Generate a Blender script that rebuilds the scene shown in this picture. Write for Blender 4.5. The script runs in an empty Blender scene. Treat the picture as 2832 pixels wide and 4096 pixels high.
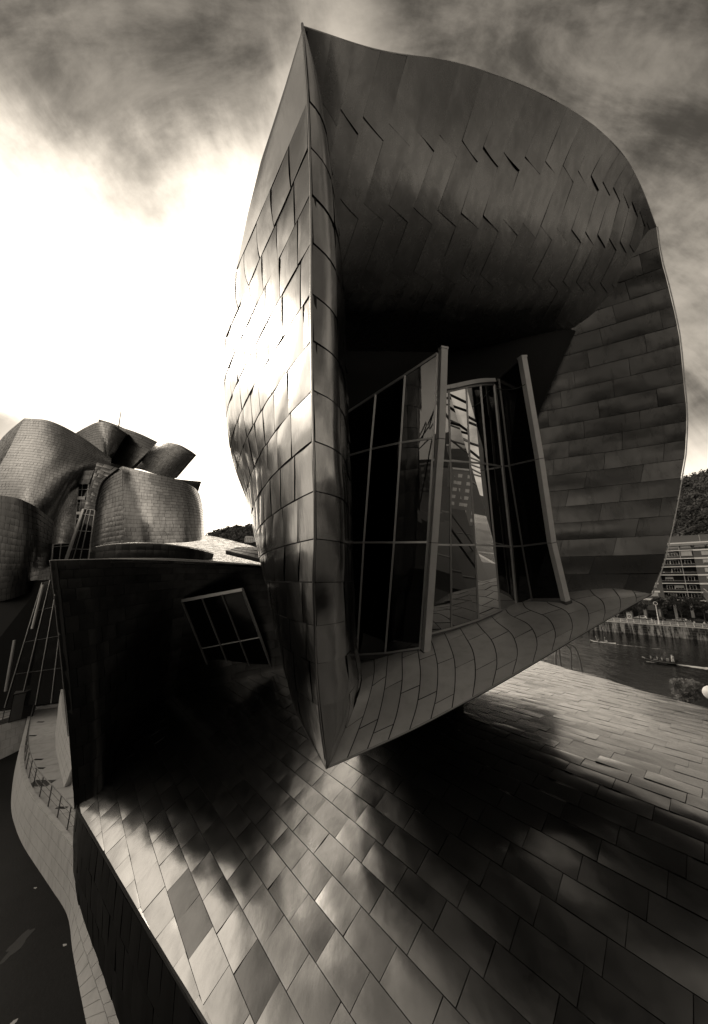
import bpy, bmesh, math, random
import numpy as np
from mathutils import Vector, Matrix, noise as mnoise

random.seed(7)
RNG = np.random.RandomState(11)
SC = bpy.context.scene
COL = SC.collection

# ------------------------------------------------------------------ camera
F = 1300.0                       # focal length in pixels of the 2832 x 4096 photograph
PITCH = math.atan(272.0 / F)     # horizon at y = 2320
CP, SP = math.cos(PITCH), math.sin(PITCH)
CAMZ = 17.5                      # metres above the river
cam_d = bpy.data.cameras.new('camera')
cam = bpy.data.objects.new('camera', cam_d)
COL.objects.link(cam)
cam.location = (0, 0, CAMZ)
cam.rotation_euler = (math.pi / 2 + PITCH, 0, 0)
cam_d.sensor_fit = 'VERTICAL'
cam_d.sensor_height = 36.0
cam_d.lens = F / 4096 * 36.0
cam_d.clip_start = 0.1
cam_d.clip_end = 6000
SC.camera = cam
SC.view_settings.view_transform = 'Standard'
SC.view_settings.look = 'None'
SC.view_settings.exposure = 0.0
SC.view_settings.gamma = 1.0
SC.cycles.max_bounces = 7
SC.cycles.glossy_bounces = 5
SC.cycles.diffuse_bounces = 3
SC.cycles.transmission_bounces = 6
SC.cycles.transparent_max_bounces = 12
SC.cycles.caustics_reflective = False
SC.cycles.caustics_refractive = False
SC.cycles.use_denoising = True

# ------------------------------------------------------------------ sky and sun
SUN_AZ, SUN_EL = math.radians(-56), math.radians(33)
TINT = (1.0, 0.89, 0.745)        # sepia light: the materials themselves stay grey

class NT:
    """short-hand for building node trees"""
    def __init__(s, tree):
        s.t = tree; s.n = tree.nodes; s.l = tree.links
    def new(s, kind, **kw):
        n = s.n.new(kind)
        for k, v in kw.items():
            setattr(n, k, v)
        return n
    def put(s, sock, v):
        if isinstance(v, bpy.types.NodeSocket):
            s.l.new(v, sock)
        elif v is not None:
            sock.default_value = v
    def math(s, op, a, b=None, c=None, clamp=False):
        n = s.new('ShaderNodeMath', operation=op, use_clamp=clamp)
        for i, v in enumerate((a, b, c)):
            if v is not None:
                s.put(n.inputs[i], v)
        return n.outputs[0]
    def step(s, x, e0, e1):      # smoothstep from e0 to e1 (either order)
        n = s.new('ShaderNodeMapRange', interpolation_type='SMOOTHSTEP')
        flip = e1 < e0
        s.put(n.inputs['Value'], x)
        n.inputs['From Min'].default_value = min(e0, e1)
        n.inputs['From Max'].default_value = max(e0, e1)
        n.inputs['To Min'].default_value = 1.0 if flip else 0.0
        n.inputs['To Max'].default_value = 0.0 if flip else 1.0
        return n.outputs['Result']
    def lerp(s, f, a, b):
        n = s.new('ShaderNodeMix', data_type='FLOAT')
        s.put(n.inputs[0], f); s.put(n.inputs[2], a); s.put(n.inputs[3], b)
        return n.outputs[0]
    def noise(s, vec, scale, detail=4, rough=0.55, dist=0.0, out=0):
        n = s.new('ShaderNodeTexNoise')
        if vec is not None:
            s.l.new(vec, n.inputs['Vector'])
        n.inputs['Scale'].default_value = scale
        n.inputs['Detail'].default_value = detail
        n.inputs['Roughness'].default_value = rough
        n.inputs['Distortion'].default_value = dist
        return n.outputs[out]
    def mapping(s, vec, scale=(1, 1, 1), rot=(0, 0, 0), loc=(0, 0, 0)):
        n = s.new('ShaderNodeMapping')
        s.l.new(vec, n.inputs['Vector'])
        n.inputs['Scale'].default_value = scale
        n.inputs['Rotation'].default_value = rot
        n.inputs['Location'].default_value = loc
        return n.outputs[0]
    def grey(s, val, tint=(1, 1, 1)):
        n = s.new('ShaderNodeCombineColor')
        for i in range(3):
            s.put(n.inputs[i], s.math('MULTIPLY', val, tint[i]))
        return n.outputs[0]

world = bpy.data.worlds.new('World')
SC.world = world
world.use_nodes = True
w = NT(world.node_tree)
w.n.clear()
tc = w.new('ShaderNodeTexCoord')
sep = w.new('ShaderNodeSeparateXYZ'); w.l.new(tc.outputs['Generated'], sep.inputs[0])
sx, sy, sz = sep.outputs
hor = w.math('SQRT', w.math('ADD', w.math('MULTIPLY', sx, sx), w.math('MULTIPLY', sy, sy)))
hx = w.math('DIVIDE', sx, w.math('MAXIMUM', hor, 0.001))
hy = w.math('DIVIDE', sy, w.math('MAXIMUM', hor, 0.001))
def toward(az):
    return w.math('ADD', w.math('MULTIPLY', hx, math.sin(az)), w.math('MULTIPLY', hy, math.cos(az)))
# clouds lie on a sheet overhead: project the direction on a plane
zz = w.math('ADD', w.math('MAXIMUM', sz, 0.0), 0.22)
pl = w.new('ShaderNodeCombineXYZ')
w.l.new(w.math('DIVIDE', sx, zz), pl.inputs[0])
w.l.new(w.math('DIVIDE', sy, zz), pl.inputs[1])
streak = w.noise(w.mapping(pl.outputs[0], (1.9, 0.8, 1), (0, 0, math.radians(-38))), 1.5, 8, 0.62, 0.3)
puff = w.noise(w.mapping(tc.outputs['Generated'], (1, 1, 1.25), (0.3, 0.5, 0.2), (5.4, 2.9, 1.3)), 2.9, 8, 0.60, 0.25)
wisp = w.noise(w.mapping(tc.outputs['Generated'], (1.0, 3.2, 1.0), (0.5, 0.3, -0.9), (1.2, 0.7, 2.0)), 3.4, 9, 0.62, 0.35)
big = w.noise(w.mapping(pl.outputs[0], (1, 1, 1), loc=(7.3, 0.4, 0)), 0.55, 2, 0.5)
sky = w.new('ShaderNodeTexSky', sky_type='NISHITA')
sky.sun_disc = False
sky.sun_elevation = SUN_EL
sky.sun_rotation = SUN_AZ
bw = w.new('ShaderNodeRGBToBW'); w.l.new(sky.outputs[0], bw.inputs[0])
clear = w.math('MINIMUM', w.math('MULTIPLY', bw.outputs[0], 0.06), 0.30)
cl = w.math('ADD', w.math('MULTIPLY', w.math('SUBTRACT', streak, 0.5), 0.45), w.math('ADD', w.math('MULTIPLY', puff, 0.9), w.math('MULTIPLY', w.math('SUBTRACT', wisp, 0.5), 1.05)))
grey = w.lerp(w.step(cl, 0.22, 0.70), 0.10, 0.55)
grey = w.math('MULTIPLY', grey, w.lerp(w.step(big, 0.35, 0.65), 0.72, 1.15))
grey = w.math('MULTIPLY', grey, w.lerp(w.step(sz, 0.35, 0.92), 1.1, 0.66))
grey = w.lerp(0.12, grey, clear)
grey = w.math('MULTIPLY', grey, w.lerp(w.step(w.math('ADD', w.math('MULTIPLY', sx, math.sin(SUN_AZ)), w.math('MULTIPLY', sy, math.cos(SUN_AZ))), -0.3, 0.7), 1.12, 1.35))
glow = w.math('MULTIPLY', w.step(w.math('ADD', sz, w.math('MULTIPLY', w.math('SUBTRACT', puff, 0.5), 0.15)), 0.36, 0.17), w.lerp(w.step(toward(SUN_AZ), -1.0, 0.0), 0.12, 1.35))
ragged = w.math('ADD', w.math('MULTIPLY', w.math('SUBTRACT', puff, 0.5), 0.20), w.math('MULTIPLY', w.math('SUBTRACT', streak, 0.5), 0.13))
side = w.step(w.math('ADD', w.math('MULTIPLY', sx, math.sin(math.radians(-57))), w.math('MULTIPLY', sy, math.cos(math.radians(-57)))), 0.10, 0.44)
rise = w.step(w.math('ADD', w.math('SUBTRACT', sz, w.math('MULTIPLY', sx, 0.45)), ragged), 1.0, 0.885)
low = w.math('MULTIPLY', w.step(w.math('ADD', sz, ragged), 0.36, 0.29), w.step(toward(math.radians(-80)), 0.74, 0.90))
bright = w.math('MULTIPLY', w.math('MULTIPLY', side, rise), w.math('SUBTRACT', 1.0, w.math('MULTIPLY', low, 0.85)))
lum = w.math('ADD', w.lerp(bright, grey, 2.0), w.math('MULTIPLY', glow, w.math('SUBTRACT', 1.0, w.math('MULTIPLY', low, 0.9))))
lum = w.lerp(w.step(sz, -0.06, 0.0), 0.05, lum)
bg = w.new('ShaderNodeBackground')
w.l.new(w.grey(lum, TINT), bg.inputs['Color'])
bg.inputs['Strength'].default_value = 1.0
wo = w.new('ShaderNodeOutputWorld')
w.l.new(bg.outputs[0], wo.inputs[0])

sd = bpy.data.lights.new('sun', 'SUN')
sd.energy = 1.0
sd.angle = math.radians(14)
sd.color = TINT
sun = bpy.data.objects.new('sun', sd)
COL.objects.link(sun)
sv = Vector((math.sin(SUN_AZ) * math.cos(SUN_EL), math.cos(SUN_AZ) * math.cos(SUN_EL), math.sin(SUN_EL)))
sun.rotation_euler = sv.to_track_quat('Z', 'Y').to_euler()
sun.location = sv * 60

# ------------------------------------------------------------------ materials
def new_mat(name):
    m = bpy.data.materials.new(name)
    m.use_nodes = True
    t = NT(m.node_tree)
    b = t.n['Principled BSDF']
    return m, t, b

def plain(name, v, rough=0.6, metal=0.0, var=0.12, scale=2.0, bump=0.0, bscale=None, spec=0.5, emit=None):
    m, t, b = new_mat(name)
    tcn = t.new('ShaderNodeTexCoord')
    n = t.noise(tcn.outputs['Object'], scale, 5, 0.6)
    col = t.math('MULTIPLY', v, t.lerp(n, 1 - var * 2, 1 + var * 2))
    t.l.new(t.grey(col), b.inputs['Base Color'])
    b.inputs['Roughness'].default_value = rough
    b.inputs['Metallic'].default_value = metal
    b.inputs['Specular IOR Level'].default_value = spec
    if bump:
        bn = t.new('ShaderNodeBump')
        bn.inputs['Strength'].default_value = bump
        bn.inputs['Distance'].default_value = 0.02
        t.l.new(t.noise(tcn.outputs['Object'], bscale or scale * 6, 4), bn.inputs['Height'])
        t.l.new(bn.outputs[0], b.inputs['Normal'])
    return m

def titanium(name, v, rough=0.3, wave=0.35, wscale=1.1, streaks=0.25, sdir=(1, 1, 1), stain=0.15, metal=1.0):
    """rolled sheet metal: the tone attribute differs from sheet to sheet"""
    m, t, b = new_mat(name)
    geo = t.new('ShaderNodeNewGeometry')
    pos = geo.outputs['Position']
    at = t.new('ShaderNodeAttribute', attribute_name='tone')
    n1 = t.noise(pos, 0.9, 5, 0.6)
    n2 = t.noise(t.mapping(pos, sdir), 2.4, 5, 0.65, 0.4)
    n3 = t.noise(pos, 45.0, 3, 0.7)
    f = t.lerp(n1, 1 - stain, 1 + stain)
    f = t.math('MULTIPLY', f, t.lerp(t.step(n2, 0.42, 0.74), 1.0, 1.0 - streaks))
    f = t.math('MULTIPLY', f, t.lerp(n3, 0.93, 1.07))
    col = t.math('MULTIPLY', t.math('MULTIPLY', at.outputs['Fac'], v), f)
    t.l.new(t.grey(col), b.inputs['Base Color'])
    b.inputs['Metallic'].default_value = metal
    r = t.math('ADD', rough, t.math('MULTIPLY', t.math('SUBTRACT', n2, 0.5), 0.14))
    r = t.math('ADD', r, t.math('MULTIPLY', t.math('SUBTRACT', n3, 0.5), 0.06))
    t.l.new(r, b.inputs['Roughness'])
    bn = t.new('ShaderNodeBump')
    bn.inputs['Strength'].default_value = wave
    bn.inputs['Distance'].default_value = 0.05
    hh = t.math('ADD', t.noise(pos, wscale, 2, 0.45), t.math('MULTIPLY', t.noise(t.mapping(pos, sdir), wscale * 2.6, 3, 0.5), 0.35))
    t.l.new(hh, bn.inputs['Height'])
    t.l.new(bn.outputs[0], b.inputs['Normal'])
    return m

M = {}
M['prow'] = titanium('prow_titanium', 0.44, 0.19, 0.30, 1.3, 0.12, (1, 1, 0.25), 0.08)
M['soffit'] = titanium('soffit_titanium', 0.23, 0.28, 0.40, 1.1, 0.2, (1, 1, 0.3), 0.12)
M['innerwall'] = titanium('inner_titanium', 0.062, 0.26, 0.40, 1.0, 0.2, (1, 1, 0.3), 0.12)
M['ledge'] = titanium('ledge_titanium', 0.52, 0.46, 0.25, 0.9, 0.15, (1, 1, 1), 0.16, 0.45)
M['roof'] = titanium('roof_titanium', 0.35, 0.22, 0.24, 0.9, 0.08, (1.3, 0.8, 1), 0.09)
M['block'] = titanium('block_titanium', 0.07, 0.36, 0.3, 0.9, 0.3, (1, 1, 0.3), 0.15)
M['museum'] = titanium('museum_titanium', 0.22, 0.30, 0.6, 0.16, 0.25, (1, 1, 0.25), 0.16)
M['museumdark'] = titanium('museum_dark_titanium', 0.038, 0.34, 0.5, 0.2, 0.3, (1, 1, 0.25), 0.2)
M['paleroof'] = titanium('pale_roof_titanium', 0.62, 0.33, 0.3, 0.3, 0.2, (1, 1, 1), 0.15)
M['backing'] = plain('dark_backing', 0.012, 0.7)
M['void'] = plain('dark_interior', 0.006, 0.9, var=0.05)
M['steel'] = plain('painted_steel', 0.33, 0.38, 0.6, 0.1, 3.0)
M['palesteel'] = plain('pale_steel_post', 0.55, 0.34, 0.3, 0.1, 2.0, 0.08, 20)
M['darksteel'] = plain('dark_steel', 0.08, 0.4, 0.6, 0.15, 3.0)
def glass_mat(name, refl, tintv, rough=0.01):
    m, t, b = new_mat(name)
    t.n.remove(b)
    fr = t.new('ShaderNodeFresnel'); fr.inputs['IOR'].default_value = 1.5
    f = t.math('ADD', t.math('MULTIPLY', fr.outputs[0], 1.0), refl, clamp=True)
    geo = t.new('ShaderNodeNewGeometry')
    bn = t.new('ShaderNodeBump'); bn.inputs['Strength'].default_value = 0.015; bn.inputs['Distance'].default_value = 0.05
    t.l.new(t.noise(geo.outputs['Position'], 0.8, 1), bn.inputs['Height'])
    g = t.new('ShaderNodeBsdfGlossy'); g.inputs['Roughness'].default_value = rough
    t.l.new(bn.outputs[0], g.inputs['Normal'])
    tr = t.new('ShaderNodeBsdfTransparent'); tr.inputs['Color'].default_value = (tintv, tintv, tintv, 1)
    mx = t.new('ShaderNodeMixShader')
    t.l.new(f, mx.inputs[0]); t.l.new(tr.outputs[0], mx.inputs[1]); t.l.new(g.outputs[0], mx.inputs[2])
    t.l.new(mx.outputs[0], t.n['Material Output'].inputs[0])
    return m
M['glass'] = glass_mat('tinted_glass', 0.30, 0.08)
M['glassleft'] = glass_mat('side_glass', 0.03, 0.10)

# ------------------------------------------------------------------ geometry helpers
def P(px, py, d):
    """photograph pixel + distance along the view axis -> world point"""
    t = (2048.0 - py) / F
    return np.array(((px - 1416.0) / F * d, d * (CP - t * SP), CAMZ + d * (t * CP + SP)))

def project(p):
    p = np.asarray(p, float)
    x, y, z = p[..., 0], p[..., 1], p[..., 2] - CAMZ
    dep = y * CP + z * SP
    up = z * CP - y * SP
    dep = np.where(np.abs(dep) < 1e-3, 1e-3, dep)
    return 1416 + F * x / dep, 2048 - F * up / dep, dep

def on_z(px, py, z):
    a = P(px, py, 1.0); a[2] -= CAMZ
    k = (z - CAMZ) / a[2]
    return np.array((a[0] * k, a[1] * k, z))

def pchip(xs, ys, x):
    """smooth monotone interpolation of values ys (n or n x k) at keys xs"""
    xs = np.asarray(xs, float); ys = np.asarray(ys, float); x = np.atleast_1d(np.asarray(x, float))
    if ys.ndim == 1:
        ys = ys[:, None]; flat = True
    else:
        flat = False
    h = np.diff(xs)[:, None]; dl = np.diff(ys, axis=0) / h
    m = np.zeros_like(ys)
    m[0], m[-1] = dl[0], dl[-1]
    for i in range(1, len(xs) - 1):
        s = dl[i - 1] * dl[i]
        with np.errstate(divide='ignore', invalid='ignore'):
            hm = 2 * s / (dl[i - 1] + dl[i])
        m[i] = np.where(s > 0, hm, 0)
    x = np.clip(x, xs[0], xs[-1])
    i = np.clip(np.searchsorted(xs, x, side='right') - 1, 0, len(xs) - 2)
    t = ((x - xs[i]) / (xs[i + 1] - xs[i]))[:, None]; hh = h[i]
    r = ((1 + 2 * t) * (1 - t) ** 2) * ys[i] + t * (1 - t) ** 2 * hh * m[i] + t * t * (3 - 2 * t) * ys[i + 1] + t * t * (t - 1) * hh * m[i + 1]
    return r[:, 0] if flat else r

def cr(c, t):
    """Catmull-Rom along axis 0 of c at positions t in [0, n-1] -> (len(t), ...)"""
    n = c.shape[0]
    i = np.clip(np.floor(t).astype(int), 0, n - 2)
    f = t - i
    p1, p2 = c[i], c[i + 1]
    p0 = np.where((i > 0).reshape((-1,) + (1,) * (c.ndim - 1)), c[np.maximum(i - 1, 0)], 2 * p1 - p2)
    p3 = np.where((i < n - 2).reshape((-1,) + (1,) * (c.ndim - 1)), c[np.minimum(i + 2, n - 1)], 2 * p2 - p1)
    f = f.reshape((-1,) + (1,) * (c.ndim - 1))
    return 0.5 * (2 * p1 + (p2 - p0) * f + (2 * p0 - 5 * p1 + 4 * p2 - p3) * f ** 2 + (3 * p1 - p0 - 3 * p2 + p3) * f ** 3)

class Surf:
    """smooth surface through a grid of points c[v][u]; u and v run from 0 to 1"""
    def __init__(s, c, toward=(0, 0, CAMZ)):
        s.c = np.array(c, float)
        s.nv, s.nu = s.c.shape[:2]
        s.sgn = 1.0
        a, n = s.frame(np.array([0.5]), np.array([0.5]))
        if np.dot(n[0], np.array(toward) - a[0]) < 0:
            s.sgn = -1.0
    def at(s, u, v):
        u = np.clip(np.asarray(u, float), -0.2, 1.2) * (s.nu - 1); v = np.clip(np.asarray(v, float), -0.2, 1.2) * (s.nv - 1)
        iv = np.clip(np.floor(v).astype(int), 0, s.nv - 2)
        rows = [cr_rows(s.c, np.clip(iv + k, -1, s.nv), u) for k in (-1, 0, 1, 2)]
        p0, p1, p2, p3 = rows
        f = (v - iv)[:, None]
        first = (iv == 0)[:, None]; last = (iv == s.nv - 2)[:, None]
        p0 = np.where(first, 2 * p1 - p2, p0); p3 = np.where(last, 2 * p2 - p1, p3)
        return 0.5 * (2 * p1 + (p2 - p0) * f + (2 * p0 - 5 * p1 + 4 * p2 - p3) * f ** 2 + (3 * p1 - p0 - 3 * p2 + p3) * f ** 3)
    def frame(s, u, v):
        e = 2e-3
        a = s.at(u, v)
        n = np.cross(s.at(u + e, v) - s.at(u - e, v), s.at(u, v + e) - s.at(u, v - e))
        n /= np.maximum(np.linalg.norm(n, axis=1, keepdims=True), 1e-12)
        return a, n * s.sgn

def cr_rows(c, iv, u):
    iv = np.clip(iv, 0, c.shape[0] - 1)
    n = c.shape[1]
    i = np.clip(np.floor(u).astype(int), 0, n - 2)
    f = (u - i)[:, None]
    p1, p2 = c[iv, i], c[iv, i + 1]
    p0 = np.where((i > 0)[:, None], c[iv, np.maximum(i - 1, 0)], 2 * p1 - p2)
    p3 = np.where((i < n - 2)[:, None], c[iv, np.minimum(i + 2, n - 1)], 2 * p2 - p1)
    return 0.5 * (2 * p1 + (p2 - p0) * f + (2 * p0 - 5 * p1 + 4 * p2 - p3) * f ** 2 + (3 * p1 - p0 - 3 * p2 + p3) * f ** 3)

WORLDLY = {}                     # things whose parts are modelled in world coordinates
def link(o, parent=None):
    COL.objects.link(o)
    if parent is not None:
        o.parent = parent
        if parent.name in WORLDLY:
            o.matrix_parent_inverse = Matrix.Translation(-Vector(WORLDLY[parent.name]))
    return o

def mesh_obj(name, verts, faces, mat, parent=None, smooth=False):
    me = bpy.data.meshes.new(name)
    me.from_pydata([tuple(v) for v in verts], [], [tuple(f) for f in faces])
    if mat is not None:
        me.materials.append(mat)
    if smooth:
        me.shade_smooth()
    return link(bpy.data.objects.new(name, me), parent)

def tag(o, label=None, cat=None, group=None, kind=None):
    if label: o['label'] = label
    if cat: o['category'] = cat
    if group: o['group'] = group
    if kind: o['kind'] = kind
    return o

def thing(name, label, cat, loc=(0, 0, 0), rz=0.0, group=None):
    o = bpy.data.objects.new(name, None)
    o.location = tuple(loc); o.rotation_euler = (0, 0, rz)
    o.empty_display_size = 0.3
    return tag(link(o), label, cat, group)

def wthing(name, label, cat, loc, group=None):
    o = thing(name, label, cat, loc, 0.0, group)
    WORLDLY[o.name] = tuple(loc)
    return o

def copy_tree(o, parent=None):
    c = link(o.copy(), parent)
    for ch in o.children:
        copy_tree(ch, c)
    return c

class MB:
    """collects simple solids into one mesh"""
    def __init__(s):
        s.v = []; s.f = []
    def quadbox(s, a, b):
        """8 corners: a = 4 points, b = the 4 opposite points"""
        k = len(s.v); s.v += [tuple(x) for x in a] + [tuple(x) for x in b]
        s.f += [(k, k + 1, k + 2, k + 3), (k + 7, k + 6, k + 5, k + 4)]
        for i in range(4):
            j = (i + 1) % 4
            s.f.append((k + i, k + 4 + i, k + 4 + j, k + j))
        return s
    def box(s, x0, x1, y0, y1, z0, z1):
        return s.quadbox([(x0, y0, z0), (x0, y1, z0), (x1, y1, z0), (x1, y0, z0)], [(x0, y0, z1), (x0, y1, z1), (x1, y1, z1), (x1, y0, z1)])
    def beam(s, p, q, wd, dp, side=None):
        """square bar from p to q; wd across `side`, dp the other way"""
        p, q = np.asarray(p, float), np.asarray(q, float)
        d = (q - p) / max(np.linalg.norm(q - p), 1e-9)
        sd_ = np.array(side, float) if side is not None else np.cross(d, (0, 0, 1.0) if abs(d[2]) < 0.9 else (0, 1.0, 0))
        sd_ = sd_ - d * np.dot(sd_, d); sd_ /= np.linalg.norm(sd_)
        n = np.cross(d, sd_)
        r = [(-1, -1), (-1, 1), (1, 1), (1, -1)]
        return s.quadbox([p + sd_ * wd / 2 * a + n * dp / 2 * b for a, b in r], [q + sd_ * wd / 2 * a + n * dp / 2 * b for a, b in r])
    def tube(s, pts, rad, seg=8, cap=True):
        pts = [np.asarray(p, float) for p in pts]
        if not hasattr(rad, '__len__'): rad = [rad] * len(pts)
        rings = []
        ref = None
        for i, p in enumerate(pts):
            d = pts[min(i + 1, len(pts) - 1)] - pts[max(i - 1, 0)]
            d = d / max(np.linalg.norm(d), 1e-9)
            if ref is None:
                ref = np.cross(d, (0.3, 0.2, 1.0) if abs(d[2]) < 0.9 else (1.0, 0.2, 0))
            a = ref - d * np.dot(ref, d); a /= max(np.linalg.norm(a), 1e-9); ref = a
            b = np.cross(d, a)
            k = len(s.v)
            for j in range(seg):
                th = 2 * math.pi * j / seg
                s.v.append(tuple(p + rad[i] * (math.cos(th) * a + math.sin(th) * b)))
            rings.append(k)
        for k0, k1 in zip(rings, rings[1:]):
            for j in range(seg):
                s.f.append((k0 + j, k0 + (j + 1) % seg, k1 + (j + 1) % seg, k1 + j))
        if cap:
            s.f.append(tuple(rings[0] + j for j in reversed(range(seg))))
            s.f.append(tuple(rings[-1] + j for j in range(seg)))
        return s
    def ell(s, c, r, seg=10, rings=6):
        c = np.asarray(c, float); k = len(s.v)
        for i in range(1, rings):
            ph = math.pi * i / rings
            for j in range(seg):
                th = 2 * math.pi * j / seg
                s.v.append((c[0] + r[0] * math.sin(ph) * math.cos(th), c[1] + r[1] * math.sin(ph) * math.sin(th), c[2] + r[2] * math.cos(ph)))
        top = len(s.v); s.v.append((c[0], c[1], c[2] + r[2])); s.v.append((c[0], c[1], c[2] - r[2]))
        for i in range(rings - 2):
            for j in range(seg):
                s.f.append((k + i * seg + j, k + (i + 1) * seg + j, k + (i + 1) * seg + (j + 1) % seg, k + i * seg + (j + 1) % seg))
        for j in range(seg):
            s.f.append((top, k + j, k + (j + 1) % seg))
            b = k + (rings - 2) * seg
            s.f.append((top + 1, b + (j + 1) % seg, b + j))
        return s
    def build(s, name, mat, parent=None, smooth=False):
        return mesh_obj(name, s.v, s.f, mat, parent, smooth)

def sheet(name, S, nu, nv, mat, parent=None, u0=0.0, u1=1.0, v0=0.0, v1=1.0, off=0.0, thick=0.0, smooth=True):
    """backing sheet that follows a surface, with real thickness away from the outer side"""
    U, V = np.meshgrid(np.linspace(u0, u1, nu + 1), np.linspace(v0, v1, nv + 1))
    a, n = S.frame(U.ravel(), V.ravel())
    a = a + n * off
    q = [(j * (nu + 1) + i, j * (nu + 1) + i + 1, (j + 1) * (nu + 1) + i + 1, (j + 1) * (nu + 1) + i) for j in range(nv) for i in range(nu)]
    if S.sgn < 0: q = [f[::-1] for f in q]
    vs, fs = list(map(tuple, a)), q
    if thick:
        k = len(vs)
        vs = vs + list(map(tuple, a - n * thick))
        fs = q + [tuple(k + i for i in f[::-1]) for f in q]
        ring = [i for i in range(nu)] + [j * (nu + 1) + nu for j in range(nv)] + [nv * (nu + 1) + i for i in range(nu, 0, -1)] + [j * (nu + 1) for j in range(nv, 0, -1)]
        for i, r in enumerate(ring):
            r2 = ring[(i + 1) % len(ring)]
            f = (r2, r, k + r, k + r2)
            fs.append(f if S.sgn > 0 else f[::-1])
    o = mesh_obj(name, vs, fs, mat, parent, smooth)
    return o

def panel_geo(S, q, n=4, gap=0.012, gapa=None, lift=0.02, lap=0.010, pillow=0.010, dent=0.006, tiltv=0.006):
    """one sheet-metal panel on surface S. q = uv corners: top-left, top-right, bottom-right, bottom-left"""
    q = np.array(q, float)
    lin = np.linspace(0, 1, n + 1)
    A, B = np.meshgrid(lin, lin)                      # A across, B down
    c3 = S.at(q[:, 0], q[:, 1])
    lw = max(0.5 * (np.linalg.norm(c3[1] - c3[0]) + np.linalg.norm(c3[2] - c3[3])), 1e-3)
    lh = max(0.5 * (np.linalg.norm(c3[3] - c3[0]) + np.linalg.norm(c3[2] - c3[1])), 1e-3)
    ga, gb = min((gap if gapa is None else gapa) / lw, 0.2), min(gap / lh, 0.2)
    a = ga + (1 - 2 * ga) * A.ravel(); b = gb + (1 - 2 * gb) * B.ravel()
    uv = (1 - b)[:, None] * ((1 - a)[:, None] * q[0] + a[:, None] * q[1]) + b[:, None] * ((1 - a)[:, None] * q[3] + a[:, None] * q[2])
    p, nn = S.frame(uv[:, 0], uv[:, 1])
    s0 = min(lw, lh)
    h = lift + lap * b + pillow * s0 * (1 - np.abs(2 * a - 1) ** 3) * (1 - np.abs(2 * b - 1) ** 3)
    r = RNG.rand(10)
    h = h + dent * s0 * (np.sin(3.0 * (r[0] + .6) * a + 6 * r[1]) * np.cos(3.4 * (r[2] + .6) * b + 6 * r[3]) + 0.5 * np.sin(6.5 * (r[4] - .5) * a + 6.5 * (r[5] - .5) * b + 6 * r[6]))
    h = h + tiltv * ((r[7] - .5) * lw * (a - .5) + (r[8] - .5) * lh * (b - .5)) * 2
    h = np.maximum(h, 0.006)
    top = p + nn * h[:, None]
    idx = lambda i, j: j * (n + 1) + i
    fs = [(idx(i, j), idx(i + 1, j), idx(i + 1, j + 1), idx(i, j + 1)) for j in range(n) for i in range(n)]
    ring = [idx(i, 0) for i in range(n)] + [idx(n, j) for j in range(n)] + [idx(i, n) for i in range(n, 0, -1)] + [idx(0, j) for j in range(n, 0, -1)]
    k = len(top)
    vs = list(map(tuple, top)) + [tuple(top[r_]) for r_ in ring] + [tuple(p[r_] - nn[r_] * 0.004) for r_ in ring]
    m = len(ring)
    for i in range(m):
        j = (i + 1) % m
        fs.append((k + j, k + i, k + m + i, k + m + j))
    # winding: make the top face along +normal
    e1 = np.array(vs[fs[0][1]]) - np.array(vs[fs[0][0]]); e2 = np.array(vs[fs[0][3]]) - np.array(vs[fs[0][0]])
    if np.dot(np.cross(e1, e2), nn[0]) < 0:
        fs = [f[::-1] for f in fs]
    return vs, fs

def set_tone(me, tones):
    at = me.attributes.new('tone', 'FLOAT', 'FACE')
    at.data.foreach_set('value', np.asarray(tones, np.float32))

def seen_size(S, q):
    q = np.array(q, float)
    c = S.at(q[:, 0], q[:, 1])
    x, y, d = project(c)
    inside = (x.max() > -40) and (x.min() < 2872) and (y.max() > -40) and (y.min() < 4136) and d.min() > 0.3
    ar = 0.5 * abs(sum(x[i] * y[(i + 1) % 4] - x[(i + 1) % 4] * y[i] for i in range(4)))
    return inside, ar

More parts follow.
